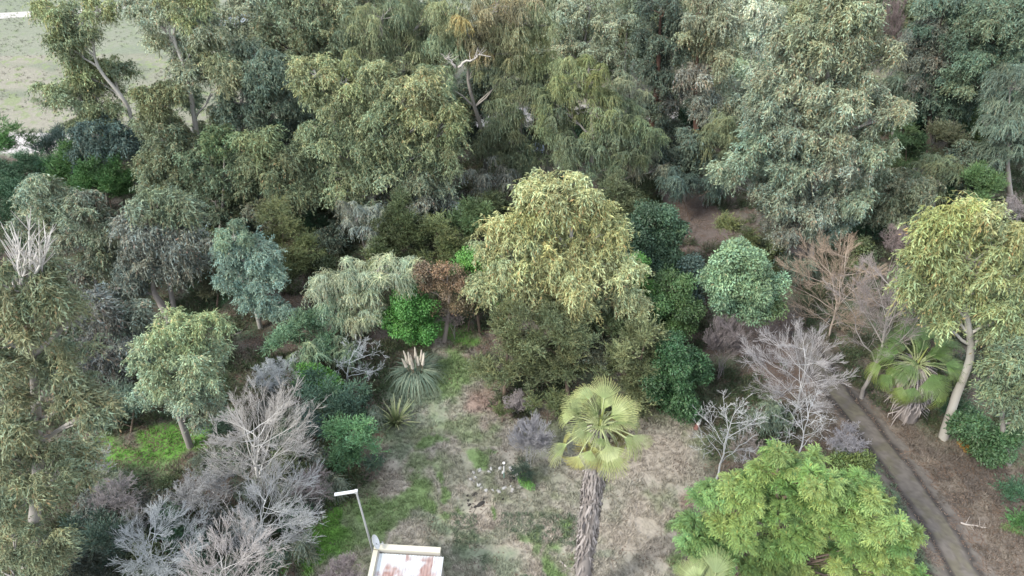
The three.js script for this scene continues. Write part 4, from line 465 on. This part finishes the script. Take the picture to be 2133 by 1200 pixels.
T('big feathery lime green tree with billowing rounded sprays', 'feather', [1660, 1215], [[1620, 985, 37, 30, 0], [1690, 985, 44, 30, 0], [1560, 1020, 42, 34, 0], [1640, 1040, 50, 38, 0], [1730, 1020, 47, 38, 0], [1790, 1020, 35, 32, 0], [1480, 1040, 30, 34, 0, C(0.095, 0.17, 0.05)], [1540, 1085, 50, 39, 0], [1640, 1105, 59, 42, 0], [1740, 1095, 55, 42, 0], [1820, 1075, 44, 38, 0], [1440, 1110, 34, 30, 0, C(0.095, 0.164, 0.05)], [1490, 1140, 47, 38, 0, C(0.106, 0.187, 0.055)], [1590, 1160, 55, 39, 0], [1700, 1165, 55, 39, 0], [1800, 1145, 50, 39, 0], [1870, 1130, 35, 35, 0], [1880, 1180, 34, 34, 0], [1780, 1200, 50, 34, 0], [1618, 950, 12, 20, 0]], { pal: [C(0.112, 0.19, 0.045), C(0.2, 0.245, 0.065)], bark: BK.brown, name: 'feathery_tree', r: 0.16, dens: 1.5 });

// clearing shrubs
bare('bare_shrub', 'vase shaped grey leafless shrub in the clearing', 'shrub', [1104, 968], [1104, 915, 58, 50], { stems: 16, limbs: 5, col: C(0.5, 0.47, 0.48), twig: C(0.46, 0.43, 0.45), spread: 0.35, up: 0.4, vase: true });
bare('bare_shrub', 'small pinkish drooping leafless shrub by the olive bush', 'shrub', [1074, 862], [1076, 835, 36, 24], { stems: 9, limbs: 4, col: C(0.44, 0.38, 0.38), twig: C(0.42, 0.36, 0.36) });
S('dark grey green little bush beside the thin white garden post', 'upright', [1088, 1005], [[1083, 980, 18, 15, 0], [1095, 992, 14, 11, 0]], { pal: [C(0.042, 0.064, 0.044), C(0.074, 0.099, 0.066)], size: 0.6 });
S('little bright green plant at the foot of the dark bush', 'broad', [1098, 1012], [[1098, 1004, 12, 7, 0]], { pal: P.vivid, size: 0.5 });

// more trees of the wood behind, and shrubs before the road
const more = [[690, 400, 700, 215, 36, 'gumG'], [650, 375, 655, 250, 34, 'gumD'], [905, 420, 915, 240, 36, 'gumD'], [945, 375, 940, 205, 30, 'gumG'], [1145, 400, 1140, 160, 32, 'gumG'], [1425, 420, 1425, 300, 34, 'gumD'], [1500, 420, 1505, 265, 34, 'gumG'], [1530, 330, 1535, 190, 30, 'gumP'], [1865, 330, 1870, 185, 30, 'gumD'], [2015, 420, 2015, 330, 30, 'gumD'], [1950, 440, 1945, 345, 30, 'gumG'], [610, 250, 640, 180, 34, 'gumG'], [480, 330, 470, 240, 30, 'gumG'], [1600, 240, 1610, 60, 34, 'gumG'], [1415, 260, 1420, 60, 26, 'purple'], [860, 300, 850, 20, 40, 'gumG'], [1890, 250, 1895, 95, 30, 'purple'], [2040, 250, 2040, 10, 36, 'gumG'], [1320, 400, 1310, 190, 28, 'gumP'], [735, 290, 725, 110, 34, 'gumG'], [1940, 300, 2010, 130, 32, 'gumG'], [1110, 300, 1130, 110, 30, 'gumP'], [530, 300, 520, 110, 34, 'gumD']];
const moreWord = { gumG: 'grey green gum', gumD: 'dark gum', gumP: 'pale gum', purple: 'dusky gum' };
more.forEach(([bx, by, x, y, w, p], i) => { const r = rng(700 + i); T(moreWord[p] + ' with drooping leaves deep in the wood behind the clearing', i % 2 ? 'gum' : 'weep', [bx, by], [[x, y, w, w, 0], [x - w * 0.8, y + w * 0.9, w * 0.9, w * 0.9, 0], [x + w * 0.8, y + w * 0.8, w * 0.9, w * 0.9, 0], [x + (r() - 0.5) * w, y + w * 1.8, w, w * 0.8, 0]], { pal: P[p], bark: i % 3 ? BK.grey : BK.dark, dens: 0.75, group: moreWord[p] + 's of the wood behind' }); });
{ const r = rng(919); for (let x = 165; x < 2140; x += 46 + r() * 30) { if ((x > 975 && x < 1030) || (x > 1335 && x < 1362) || (x > 1515 && x < 1540)) continue; const g = { y: lerp(296, 238, clamp(x / 1500, 0, 1)) }, by = g.y + 26 + r() * 26, k = Math.floor(r() * 3), w = 22 + r() * 12; S(['dark leafy shrub before the gravel road', 'grey green shrub before the gravel road', 'olive shrub before the gravel road'][k], ['broad', 'gum', 'upright'][k], [x, by], [[x, by - 34 - r() * 14, w, w * 0.9, 0], [x + (r() - 0.5) * 40, by - 20, w * 0.9, w * 0.7, 0]], { pal: [P.dark, P.gumD, P.oliveD][k], group: ['dark leafy', 'grey green', 'olive'][k] + ' shrubs before the road', dens: 0.8 }); } }
// shade loving shrubs filling the floor of the grove
const fill = [[330, 500], [430, 520], [520, 470], [640, 470], [660, 560], [700, 500], [720, 620], [560, 430], [900, 440], [940, 420], [1090, 480], [1150, 430], [1250, 430], [1330, 400], [1450, 330], [1560, 380], [1600, 520], [1660, 560], [1800, 480], [1780, 540], [1930, 480], [2000, 470], [2100, 520], [2060, 360], [1900, 250], [100, 620], [150, 720], [320, 720], [240, 560], [180, 500], [60, 510], [300, 440], [420, 460], [620, 400], [690, 420], [480, 1190], [620, 1090], [600, 980], [470, 960], [380, 1130], [300, 1180], [2090, 730], [1950, 620], [2050, 660], [2130, 600], [2000, 870], [1300, 650], [1230, 690], [880, 580], [1060, 640], [2050, 480], [1950, 400], [770, 430], [850, 420]];
fill.forEach(([x, y], i) => { const r = rng(400 + i), k = ['upright', 'broad', 'gum'][i % 3]; S(['dark low shrub growing in the shade under the gums', 'leafy dark green sapling growing in the shade under the gums', 'grey green sapling growing in the shade under the gums'][i % 3], k, [x, y + 20], [[x + (r() - 0.5) * 20, y - 8, 20 + r() * 14, 18 + r() * 12, 0], [x + (r() - 0.5) * 40, y + 4, 18 + r() * 10, 14 + r() * 8, 0]], { pal: [P.dark, P.oliveD, P.gumD][i % 3], group: ['low shade shrubs of the grove', 'leafy saplings of the grove', 'grey saplings of the grove'][i % 3], dens: 0.8 }); });
// far trees beyond the top of the field, some only with their feet in view
for (const [x, y] of [[560, 140], [640, 150], [700, 160], [760, 175], [820, 140], [900, 180], [1060, 150], [1130, 170], [1200, 150], [1270, 165], [1350, 150], [1420, 160], [1480, 190], [1560, 140], [1640, 175], [1690, 130], [1830, 150], [1900, 165], [1990, 150], [2050, 190], [2110, 150]]) { const r = rng(x); T('distant gum standing beyond the gravel road', 'gum', [x, y], [[x + 10 * r(), y - 165, 36, 36, 0], [x - 26, y - 125, 32, 32, 0], [x + 28, y - 120, 32, 32, 0], [x + 10 * r(), y - 90, 34, 34, 0], [x - 24, y - 62, 28, 28, 0], [x + 26, y - 65, 28, 28, 0], [x, y - 40, 24, 20, 0]], { pal: P.gumG, bark: BK.grey, dens: 0.8, group: 'distant gums beyond the road' }); }

// ---------------------------------------------------------------- dead limbs on the glossy gum (parts of it)
{
  const g = scene.children.find(o => o.userData.label?.startsWith('big glossy olive gum')), r = rng(61), foot = g.position;
  for (let k = 0; k < 14; k++) { const m = new MB(), a = atZ(30 + k * 4, 600 - r() * 20, foot.z).sub(foot), b = atZ(15 + k * 6 + r() * 10, 480 + r() * 60 - (k === 7 ? 30 : 0), foot.z + (r() - 0.5) * 1.5).sub(foot); const pts = wob(curve(a, a.clone().lerp(b, 0.5).add(V(0.1, 0.1, 0)), b, 5), r, 0.05); m.tube(pts, 0.035, 0.01, 5, C(0.68, 0.66, 0.64), r); for (let j = 0; j < 12; j++) { const p = pts[1 + Math.floor(r() * 4)], d = b.clone().sub(a).normalize().addScaledVector(rdir(r), 0.5).normalize(); m.tube([p, p.clone().addScaledVector(d, 0.3 + r() * 0.5)], 0.014, 0.005, 3, C(0.62, 0.6, 0.58), r); } part('dead_limb', m.geo(), M.bark, g); }
  const wg = scene.children.find(o => o.userData.label?.startsWith('tall weeping gum with orange')), wf = wg.position;
  for (const q of [[[955, 140], [968, 130], [988, 122], [1000, 113], [1022, 118]], [[948, 140], [940, 128], [930, 122], [918, 112]]]) { const pts = new THREE.CatmullRomCurve3(q.map(p => atZ(p[0], p[1], wf.z + 2.2).sub(wf))).getPoints(10), m = new MB().tube(wob(pts, r, 0.06), 0.09, 0.02, 7, C(0.5, 0.47, 0.44), r, 0.2); for (let j = 0; j < 9; j++) { const p = pts[2 + Math.floor(r() * 8)], d = rdir(r); d.y = Math.abs(d.y); m.tube([p, p.clone().addScaledVector(d, 0.3), p.clone().addScaledVector(d, 0.5).add(V(0.1, 0.1, 0))], 0.03, 0.008, 4, C(0.5, 0.47, 0.44), r); } part('dead_limb', m.geo(), M.bark, wg); }
}

// ---------------------------------------------------------------- fan palms
function fanBlade(r, col, tip, len, span, droop, dead) {              // blade in the local frame: +z outward, y up
  const m = new MB(), n = 30;
  for (let k = 0; k < n; k++) {
    const a = ((k + 0.5) / n - 0.5) * span, L = len * (0.78 + 0.22 * Math.cos(a)) * (0.92 + r() * 0.16), d = V(Math.sin(a), 0, Math.cos(a)), side = V(Math.cos(a), 0, -Math.sin(a)), pl = (k % 2 ? 1 : -1) * 0.018;
    const at = s => d.clone().multiplyScalar(L * s * (1 - 0.22 * droop * s * s)).add(V(0, pl * s + 0.1 * s * Math.abs(Math.sin(a * 0.5)) - droop * L * s * s * s * (0.55 + r() * 0.15), 0));
    const w = span * L / n, kk = 0.85 + r() * 0.3, c0 = col.map(v => v * kk), c1 = tip.map(v => v * kk);
    m.strip([at(0.02), at(0.3), at(0.55), at(0.78), at(1)].map(p => p), 0.01, 0.01, side, c0, c1); // midrib line
    const pts = [at(0.02), at(0.3), at(0.55)], p2 = [at(0.55), at(0.78), at(1)];
    m.strip(pts, w * 0.05, w * 0.5, side, c0, mix3(c0, c1, 0.4), 0.5); m.strip(p2, w * 0.36, 0.006, side, mix3(c0, c1, 0.4), c1, 0.35);
  }
  return m.geo();
}
function palm(label, base, top, crownR, o) {
  const r = rng(o.seed), foot = G(base[0], base[1]), grp = thing('fan_palm', label, 'palm tree', foot), T0 = atZ(top[0], top[1], foot.z).sub(foot), H = T0.y;
  const tr = o.tr, tp = wob(curve(V(0, -0.1, 0), V(T0.x * 0.4, H * 0.5, 0), T0, 16), r, 0.02);
  part('trunk', new MB().tube(tp, tr * 1.35, tr, 14, C(0.3, 0.27, 0.26), r, 0.14).geo(), M.bark, grp);
  // thatch of dead leaf bases hanging down the trunk
  const th = new MB(); for (let k = 0; k < o.thatch; k++) { const t = o.thatchFrom + (0.99 - o.thatchFrom) * Math.sqrt(r()), ix = Math.min(15, Math.floor(t * 16)), c = tp[ix].clone().lerp(tp[ix + 1], t * 16 - ix), a = r() * 6.283, d = V(Math.cos(a), 0, Math.sin(a)), L = 0.5 + r() * 0.75, sp = tr * (o.fat || 1); const cc = mix3(C(0.46, 0.42, 0.41), C(0.24, 0.21, 0.2), r()); th.strip([c.clone().addScaledVector(d, tr * 0.95), c.clone().addScaledVector(d, sp + 0.1 + r() * 0.1).add(V(0, -L * 0.35, 0)), c.clone().addScaledVector(d, sp * (0.95 + r() * 0.35) + 0.02).add(V((r() - 0.5) * 0.25, -L, (r() - 0.5) * 0.25))], 0.075, 0.03, V(-d.z, 0, d.x), cc, cc.map(v => v * 0.9), 0.5); }
  const thm = part('leaf_base_thatch', th.geo(), M.dry, grp); thm.userData.kind = 'stuff';
  const put = (name, geo, mat, a, el, pet, pcol) => {                 // frond: petiole then blade
    const f = part(name, geo, mat, grp), pm = new MB(), d = V(Math.cos(el), Math.sin(el), 0), e2 = el - 0.35;
    const end = V(d.x * pet * 0.6 + Math.cos(e2) * pet * 0.4, d.y * pet * 0.6 + Math.sin(e2) * pet * 0.4, 0);
    f.position.copy(T0).add(V(Math.cos(a) * (tr * 0.4 + end.x), end.y, -Math.sin(a) * (tr * 0.4 + end.x)));
    const X = V(Math.cos(a), 0, -Math.sin(a)), out = X.clone().multiplyScalar(Math.cos(e2)).add(V(0, Math.sin(e2), 0)), side = V(0, 1, 0).cross(out).normalize(), up = out.clone().cross(side);
    f.quaternion.setFromRotationMatrix(new THREE.Matrix4().makeBasis(side, up, out)); f.rotateZ((r() - 0.5) * 1.1); f.scale.setScalar(0.85 + r() * 0.35);
    const inv = f.quaternion.clone().invert(), loc = p => p.clone().sub(f.position).applyQuaternion(inv).divideScalar(f.scale.x), rootP = T0.clone().addScaledVector(X, tr * 0.4), midP = rootP.clone().addScaledVector(X, d.x * pet * 0.6).add(V(0, d.y * pet * 0.6, 0));
    pm.tube([loc(rootP), loc(midP), V(0, 0, 0.04)], 0.028, 0.014, 5, pcol); part('petiole', pm.geo(), M.paint, f);
  };
  const bl = crownR * 0.54, pet = crownR * 0.68, grn = o.grn, live = [0, 1, 2, 3, 4, 5].map(k => fanBlade(r, grn.map(v => v * (0.92 + r() * 0.16)), mix3(grn, o.tip, 0.25 + 0.1 * (k % 3)), bl * (0.9 + 0.04 * k), 1.8 + 0.2 * (k % 3), 0.22 + (k % 4) * 0.2)), old = [0, 1, 2].map(k => fanBlade(r, mix3(grn, o.tip, 0.3), o.tip, bl, 1.9, 0.8 + 0.2 * k)), dead = [0, 1, 2].map(k => fanBlade(r, C(0.46, 0.38, 0.32), C(0.58, 0.5, 0.44), bl * 0.95, 1.7, 0.5));
  const tiers = [[6, 1.35, 0.55, live], [9, 0.95, 0.85, live], [9, 0.5, 0.95, live], [10, 0.05, 1, live], [o.lowN, o.low, 1, old], [o.lowN, o.low - 0.45, 0.9, old]]; let kk = 0;
  for (const [n, el, pl, set] of tiers) for (let k = 0; k < n; k++, kk++) put('frond', set[Math.floor(r() * set.length)], M.frond, (k + (r() - 0.5) * 0.5) / n * 6.283 + kk * 0.2, el + (r() - 0.5) * 0.75, pet * pl * (0.7 + r() * 0.6), mix3(grn, C(0.42, 0.46, 0.25), 0.8));
  for (let k = 0; k < o.dead; k++) put('dead_frond', dead[k % 3], M.dry, k * 2.399 + 1, (o.skirt || -1.0) - r() * 0.45, pet * 0.85, C(0.4, 0.33, 0.26));
  part('spear_leaf', new MB().tube([T0, T0.clone().add(V(0.02, crownR * 0.4, 0)), T0.clone().add(V(0.05, crownR * 0.65, 0))], 0.06, 0.015, 5, C(0.3, 0.34, 0.12)).geo(), M.frond, grp);
  return grp;
}
palm('tall fan palm with shaggy grey trunk standing in the dry clearing', [1207, 1262], [1250, 885], 1.3, { seed: 31, low: -0.65, lowN: 13, tr: 0.25, thatch: 700, thatchFrom: 0.06, n: 44, dead: 14, grn: C(0.24, 0.3, 0.13), tip: C(0.46, 0.4, 0.13) });
palm('short fan palm with thick skirt of dead fronds beside the lane', [1890, 868], [1912, 756], 1.85, { seed: 32, skirt: -0.75, low: -0.3, lowN: 9, tr: 0.4, thatch: 300, thatchFrom: 0.1, fat: 2.2, n: 46, dead: 40, grn: C(0.09, 0.17, 0.05), tip: C(0.2, 0.24, 0.06) });
palm('fan palm with only its upper fronds showing beside the feathery tree', [1478, 1420], [1474, 1262], 1.45, { seed: 33, low: -0.6, lowN: 8, tr: 0.3, thatch: 60, thatchFrom: 0.6, n: 26, dead: 6, grn: C(0.19, 0.25, 0.1), tip: C(0.3, 0.32, 0.1) });

// ---------------------------------------------------------------- pampas grass and flax
{
  const r = rng(88), f = G(869, 790), g = thing('pampas_grass', 'clump of pampas grass with cream plumes at the clearing edge', 'plant', f), m = new MB();
  for (let k = 0; k < 260; k++) { const a = r() * 6.283, d = V(Math.cos(a), 0, Math.sin(a)), L = 1.2 + r() * 0.8, w = V((r() - 0.5) * 0.5, 0, (r() - 0.5) * 0.5), c = mix3(C(0.12, 0.19, 0.14), C(0.34, 0.36, 0.25), r() * r()); m.strip([w, w.clone().addScaledVector(d, L * 0.3).add(V(0, L * 0.55, 0)), w.clone().addScaledVector(d, L * 0.7).add(V(0, L * 0.45, 0)), w.clone().addScaledVector(d, L * (0.85 + r() * 0.2)).add(V(0, L * 0.1, 0))], 0.045, 0.01, V(-d.z, 0, d.x), c.map(v => v * 0.9), c, 0.3); }
  const b = part('leaf_tussock', m.geo(), M.dry, g); b.userData.kind = 'stuff';
  for (let k = 0; k < 15; k++) { const a = r() * 6.283, s = 0.15 + r() * 0.4, top = V(Math.cos(a) * s * 1.5, 1.9 + r() * 0.5, Math.sin(a) * s * 1.1), bot = V(Math.cos(a) * 0.2, 0, Math.sin(a) * 0.2), st = bot.clone().lerp(top, 0.66); const p = part('plume', new MB().tube([st, st.clone().lerp(top, 0.3), st.clone().lerp(top, 0.7), top], 0.1, 0.025, 7, C(0.68, 0.63, 0.55), r, 0.5).geo(), M.dry, g); part('stalk', new MB().tube([bot, st], 0.014, 0.01, 4, C(0.45, 0.32, 0.22)).geo(), M.dry, p); }
  const ff = G(826, 884), fg = thing('flax_plant', 'spiky green flax plant with sword leaves in the clearing', 'plant', ff);
  for (let k = 0; k < 54; k++) { const a = k * 2.399, d = V(Math.cos(a), 0, Math.sin(a)), el = 0.5 + r() * 0.9, L = 1.3 + r() * 0.6, c = mix3(C(0.14, 0.19, 0.08), C(0.42, 0.43, 0.24), r() * r() * 1.2), lm = new MB(); lm.strip([V(d.x * 0.1, 0, d.z * 0.1), V(d.x * L * 0.45 * Math.cos(el), L * 0.5 * Math.sin(el) + 0.05, d.z * L * 0.45 * Math.cos(el)), V(d.x * L * Math.cos(el) * 1.0, L * 0.85 * Math.sin(el), d.z * L * Math.cos(el))], 0.11, 0.015, V(-d.z, 0, d.x), c.map(v => v * 0.85), c, 0.5); part('leaf', lm.geo(), M.frond, fg); }
}

// ---------------------------------------------------------------- shed, lamp post, dish
{
  const hR = 2.7, A = G(780, 1132, hR), B = G(917, 1140, hR), W = Math.hypot(B.x - A.x, B.z - A.z), ang = Math.atan2(-(B.z - A.z), B.x - A.x), D = 3.4;
  const g = thing('shed', 'small shed with rusty corrugated roof inside cream parapets', 'shed', V(A.x, 0, A.z)); g.rotation.y = ang;   // local: x along the rear wall, +z towards the viewer
  const wallC = C(0.42, 0.4, 0.36), cream = C(0.47, 0.45, 0.37), r = rng(17), th = 0.24;
  const wall = (n, cx, cy, cz, sx, sy, sz, c) => part(n, new MB().box(cx, cy, cz, sx, sy, sz, c).geo(), M.paint, g);
  wall('wall', W / 2, 1.27, th / 2, W, 2.54, th, wallC); wall('wall', th / 2, 1.27, D / 2 + th / 2, th, 2.54, D - th, wallC); wall('wall', W - th / 2, 1.1, D / 2 + th / 2, th, 2.2, D - th, wallC); wall('wall', W / 2, 1.1, D + th / 2, W, 2.2, th, wallC);
  wall('parapet_coping', W / 2 + 0.01, 2.6, 0.11, W + 0.02, 0.12, 0.26, cream); wall('parapet_coping', 0.1, 2.6, D / 2 + 0.14, 0.2, 0.12, D - 0.28, cream);
  wall('edge_flashing', W + 0.16, 2.42, D / 2 + 0.16, 0.03, 0.06, D - 0.28, C(0.4, 0.42, 0.44));
  // corrugated sheets, each its own piece
  const nx = 7, x0 = 0.22, x1 = W + 0.14, sw = (x1 - x0) / nx, rows = [[0.3, 1.35], [1.3, 2.45], [2.4, D + 0.15]];
  rows.forEach(([za, zb], j) => { for (let i = 0; i < nx; i++) {
    const m = new MB(), nu = 16, nv = 10, s = r() * 50; for (let v = 0; v <= nv; v++) for (let u = 0; u <= nu; u++) {
      const x = x0 + sw * i + (sw + 0.03) * u / nu, z = lerp(za, zb, v / nv), y = 2.44 - 0.03 * z - j * 0.004 + (i % 2) * 0.003 + 0.012 * Math.sin(u / nu * Math.PI * 6);
      const n = fbm(x * 2.6 + 3, z * 3.4, 4), band = Math.exp(-Math.pow((z - 1.28 + (n - 0.5) * 0.5) / 0.26, 2)), blot = i >= 3 && i <= 5 && j === 0 ? smooth(0.42, 0.6, fbm(x * 1.7 + 9, z * 2.4, 3)) * (1 - smooth(0.5, 1.0, z - 0.3)) : 0, dots = smooth(0.62, 0.75, n) * 0.4, ru = clamp(band * 1.15 * smooth(0.25, 0.5, n) + blot * 0.9 + dots, 0, 1);
      const zn = 0.92 + 0.12 * vn(x * 9 + s, z * 5); m.v(V(x, y, z), V(0, 1, 0), mix3(C(0.5 * zn, 0.54 * zn, 0.57 * zn), mix3(C(0.22, 0.12, 0.1), C(0.36, 0.26, 0.24), vn(x * 12, z * 8)), ru)); }
    for (let v = 0; v < nv; v++) for (let u = 0; u < nu; u++) { const a = v * (nu + 1) + u, b = a + nu + 1; m.i.push(a, b, a + 1, b, b + 1, a + 1); }
    const geo = m.geo(); geo.computeVertexNormals(); part('roof_sheet', geo, new THREE.MeshStandardMaterial({ vertexColors: true, roughness: 0.55, metalness: 0.15, side: THREE.DoubleSide }), g); } });
  // street lamp
  const lz = G(772, 1168).z, top = atZ(742, 1024, lz), L = thing('street_lamp', 'thin grey lamp post with flat arm beside the rusty shed', 'street lamp', V(top.x, 0, lz)), h = top.y, arm = atZ(697, 1031, lz + 0.1).sub(L.position), gc = C(0.55, 0.57, 0.58);
  part('pole', new MB().tube([V(0, -0.1, 0), V(0, h * 0.5, 0), V(0, h, 0)], 0.055, 0.04, 10, gc).geo(), M.metal, L);
  const hm = new MB(), dir = arm.clone().sub(V(0, h, 0)); const ln = dir.length(); hm.box(0, 0, 0, ln, 0.05, 0.13, C(0.62, 0.64, 0.66)); const head = part('lamp_head', hm.geo(), M.metal, L); head.position.set(dir.x / 2, h + dir.y / 2 + 0.02, dir.z / 2); head.rotation.set(0, Math.atan2(-dir.z, dir.x), 0); head.rotateZ(Math.atan2(dir.y, Math.hypot(dir.x, dir.z)) * (dir.x < 0 ? 1 : 1)); part('bracket', new MB().box(0, 0, 0, 0.12, 0.14, 0.14, gc).geo(), M.metal, L).position.set(0, h, 0);
  // satellite dish on the rear corner of the shed
  const dp = G(775, 1128, 2.66), dg = thing('satellite_dish', 'small grey satellite dish on the corner of the shed', 'satellite dish', V(A.x + 0.13, 2.66, A.z + 0.13));
  part('mast', new MB().tube([V(0, -0.02, 0), V(0, 0.28, 0)], 0.022, 0.022, 8, gc).geo(), M.metal, dg);
  const pr = []; for (let k = 0; k <= 10; k++) pr.push(new THREE.Vector2(0.32 * k / 10, 0.09 * Math.pow(k / 10, 2))); for (let k = 10; k >= 0; k--) pr.push(new THREE.Vector2(0.32 * k / 10, 0.09 * Math.pow(k / 10, 2) - 0.012));
  const ref = part('reflector', new THREE.LatheGeometry(pr, 28), new THREE.MeshStandardMaterial({ color: new THREE.Color().setRGB(0.66, 0.68, 0.7), roughness: 0.5 }), dg); ref.position.set(-0.08, 0.36, 0); ref.rotation.set(0, 0.2, -1.15);
  part('feed_arm', new MB().tube([V(-0.06, 0.16, 0), V(0.3, 0.3, 0)], 0.012, 0.012, 6, gc).tube([V(0.29, 0.28, 0), V(0.27, 0.42, 0)], 0.035, 0.03, 8, gc).geo(), M.metal, dg);
}

// ---------------------------------------------------------------- small things in the clearing
{
  const r = rng(55);
  const f = G(1057, 996), tp = atZ(1049.5, 963, f.z), p = thing('garden_post', 'thin white topped garden post among pale stones', 'post', V(tp.x, 0, f.z)), h = tp.y;
  part('post', new MB().tube([V(0, -0.05, 0), V(0, h * 0.4, 0)], 0.035, 0.035, 8, C(0.2, 0.33, 0.28)).geo(), M.paint, p); part('sleeve', new MB().tube([V(0, h * 0.4, 0), V(0, h * 0.8, 0)], 0.045, 0.045, 8, C(0.82, 0.82, 0.8)).geo(), M.paint, p); part('neck', new MB().tube([V(0, h * 0.8, 0), V(0, h * 0.92, 0)], 0.02, 0.02, 8, C(0.1, 0.1, 0.1)).geo(), M.paint, p);
  const cap = part('cap', new THREE.SphereGeometry(0.075, 14, 10), new THREE.MeshStandardMaterial({ color: new THREE.Color().setRGB(0.85, 0.85, 0.84), roughness: 0.5 }), p); cap.position.y = h * 0.95; cap.scale.y = 0.85;
  const lump = (name, label, cat, px, py, sx, sz, sy, col, group) => { const g = new THREE.IcosahedronGeometry(1, 2), P0 = g.attributes.position, s = r() * 90; for (let i = 0; i < P0.count; i++) { const v = V(P0.getX(i), P0.getY(i), P0.getZ(i)), k = 0.75 + 0.5 * vn(v.x * 1.6 + s + 9, v.z * 1.6 + v.y * 2 + 9); P0.setXYZ(i, v.x * k * sx, Math.max(-0.3, v.y * k) * sy, v.z * k * sz); } g.computeVertexNormals(); const o = new THREE.Mesh(g, new THREE.MeshStandardMaterial({ color: new THREE.Color().setRGB(...col), roughness: 1 })); o.name = numbered(name); o.position.copy(G(px, py)); o.position.y = sy * 0.2; o.rotation.y = r() * 6; scene.add(o); return tag(o, label, cat, group); };
  for (const [x, y, a, b] of [[974, 1033, 0.07, 0.06], [988, 1030, 0.17, 0.1], [975, 1043, 0.06, 0.06], [978, 1052, 0.1, 0.06], [990, 1056, 0.08, 0.06], [1001, 1050, 0.1, 0.24], [1006, 1038, 0.12, 0.1], [1048, 1040, 0.07, 0.05]]) lump('soil_clod', 'small dark clod lying on the bleached grass', 'clod', x, y, a, b, 0.07, C(0.035, 0.032, 0.03), 'dark clods on the bleached grass');
  for (let k = 0; k < 26; k++) { const a = k / 26 * 6.283 + r() * 0.2, rr = 1 + (r() - 0.5) * 0.5; lump('pale_stone', 'pale stone lying round the thin white garden post', 'stone', 1040 + Math.cos(a) * 52 * rr, 1000 + Math.sin(a) * 22 * rr, 0.05 + r() * 0.11, 0.05 + r() * 0.09, 0.05 + r() * 0.05, mix3(C(0.5, 0.5, 0.49), C(0.32, 0.31, 0.3), r()), 'pale stones round the garden post'); }
  lump('black_stump', 'low blackened stump near the thin white garden post', 'stump', 1066, 1000, 0.16, 0.13, 0.2, C(0.05, 0.045, 0.04));
  const w0 = G(1452, 893), w = thing('yard_marker', 'small white marker on a reddish base at the clearing edge', 'marker', w0); const hm = new MB(); hm.tube([V(0, 0.42, 0), V(0.02, 0.62, 0), V(0.04, 0.78, 0), V(0.05, 0.92, 0)], 0.1, 0.05, 7, C(0.85, 0.84, 0.81), r, 0.5); part('panel', hm.geo(), M.paint, w); part('base', new MB().tube([V(-0.05, -0.03, 0), V(-0.02, 0.22, 0), V(0, 0.43, 0)], 0.17, 0.1, 8, C(0.3, 0.15, 0.13), r, 0.25).geo(), M.bark, w);
  for (const [a, b, l] of [[[1165, 1170], [1192, 1190], 'pale fallen branch lying beside the palm trunk'], [[2000, 1090], [2055, 1100], 'thin fallen branch on the brown grass by the lane'], [[470, 705], [505, 690], 'fallen branch on the bare ground by the silver blue gum'], [[1580, 700], [1620, 690], 'grey fallen branch under the round silvery tree']]) { const p = G(a[0], a[1]), q = G(b[0], b[1]), m = new MB(), mid = p.clone().lerp(q, 0.5).add(V(0.1, 0, 0.1)), o = new THREE.Vector3(); const pts = wob(curve(p, mid, q, 6), r, 0.04).map(v => v.clone().sub(p)); pts.forEach(v => v.y = 0.05); m.tube(pts, 0.05, 0.02, 6, C(0.4, 0.36, 0.33), r, 0.1); for (let j = 0; j < 5; j++) { const s = pts[1 + j], d = rdir(r); d.y = 0.12; m.tube([s, s.clone().addScaledVector(d, 0.3 + r() * 0.4)], 0.018, 0.006, 4, C(0.38, 0.34, 0.31), r); } const g = new THREE.Mesh(m.geo(), M.bark); g.name = numbered('fallen_branch'); g.position.copy(p); scene.add(g); tag(g, l, 'branch'); }
  // blue sheet glimpsed under the weeping gums
  const bg = new THREE.PlaneGeometry(1.5, 1.1, 16, 12); bg.rotateX(-Math.PI / 2); const bp = bg.attributes.position; for (let i = 0; i < bp.count; i++) { const x = bp.getX(i), z = bp.getZ(i), e = (1 - Math.pow(Math.abs(x / 0.75), 3)) * (1 - Math.pow(Math.abs(z / 0.55), 3)); bp.setY(i, 0.02 + e * (0.35 + 0.35 * vn(x * 3 + 7, z * 3 + 3))); } bg.computeVertexNormals(); const bm = new THREE.Mesh(bg, new THREE.MeshStandardMaterial({ color: new THREE.Color().setRGB(0.42, 0.5, 0.72), roughness: 0.5, side: THREE.DoubleSide })); bm.name = 'blue_tarpaulin'; bm.position.copy(G(1122, 312)); scene.add(bm); tag(bm, 'pale blue sheet over a heap glimpsed beneath the weeping gums', 'tarpaulin');
}

scene.traverse(o => { if (o.isMesh) { o.castShadow = true; o.receiveShadow = true; } });
let tris = 0; scene.traverse(o => { if (o.isMesh && !o.isInstancedMesh) tris += (o.geometry.index ? o.geometry.index.count : o.geometry.attributes.position.count) / 3; });
console.log('instances', nInst, 'triangles', Math.round(tris), 'top-level', scene.children.length);
renderer.render(scene, camera);
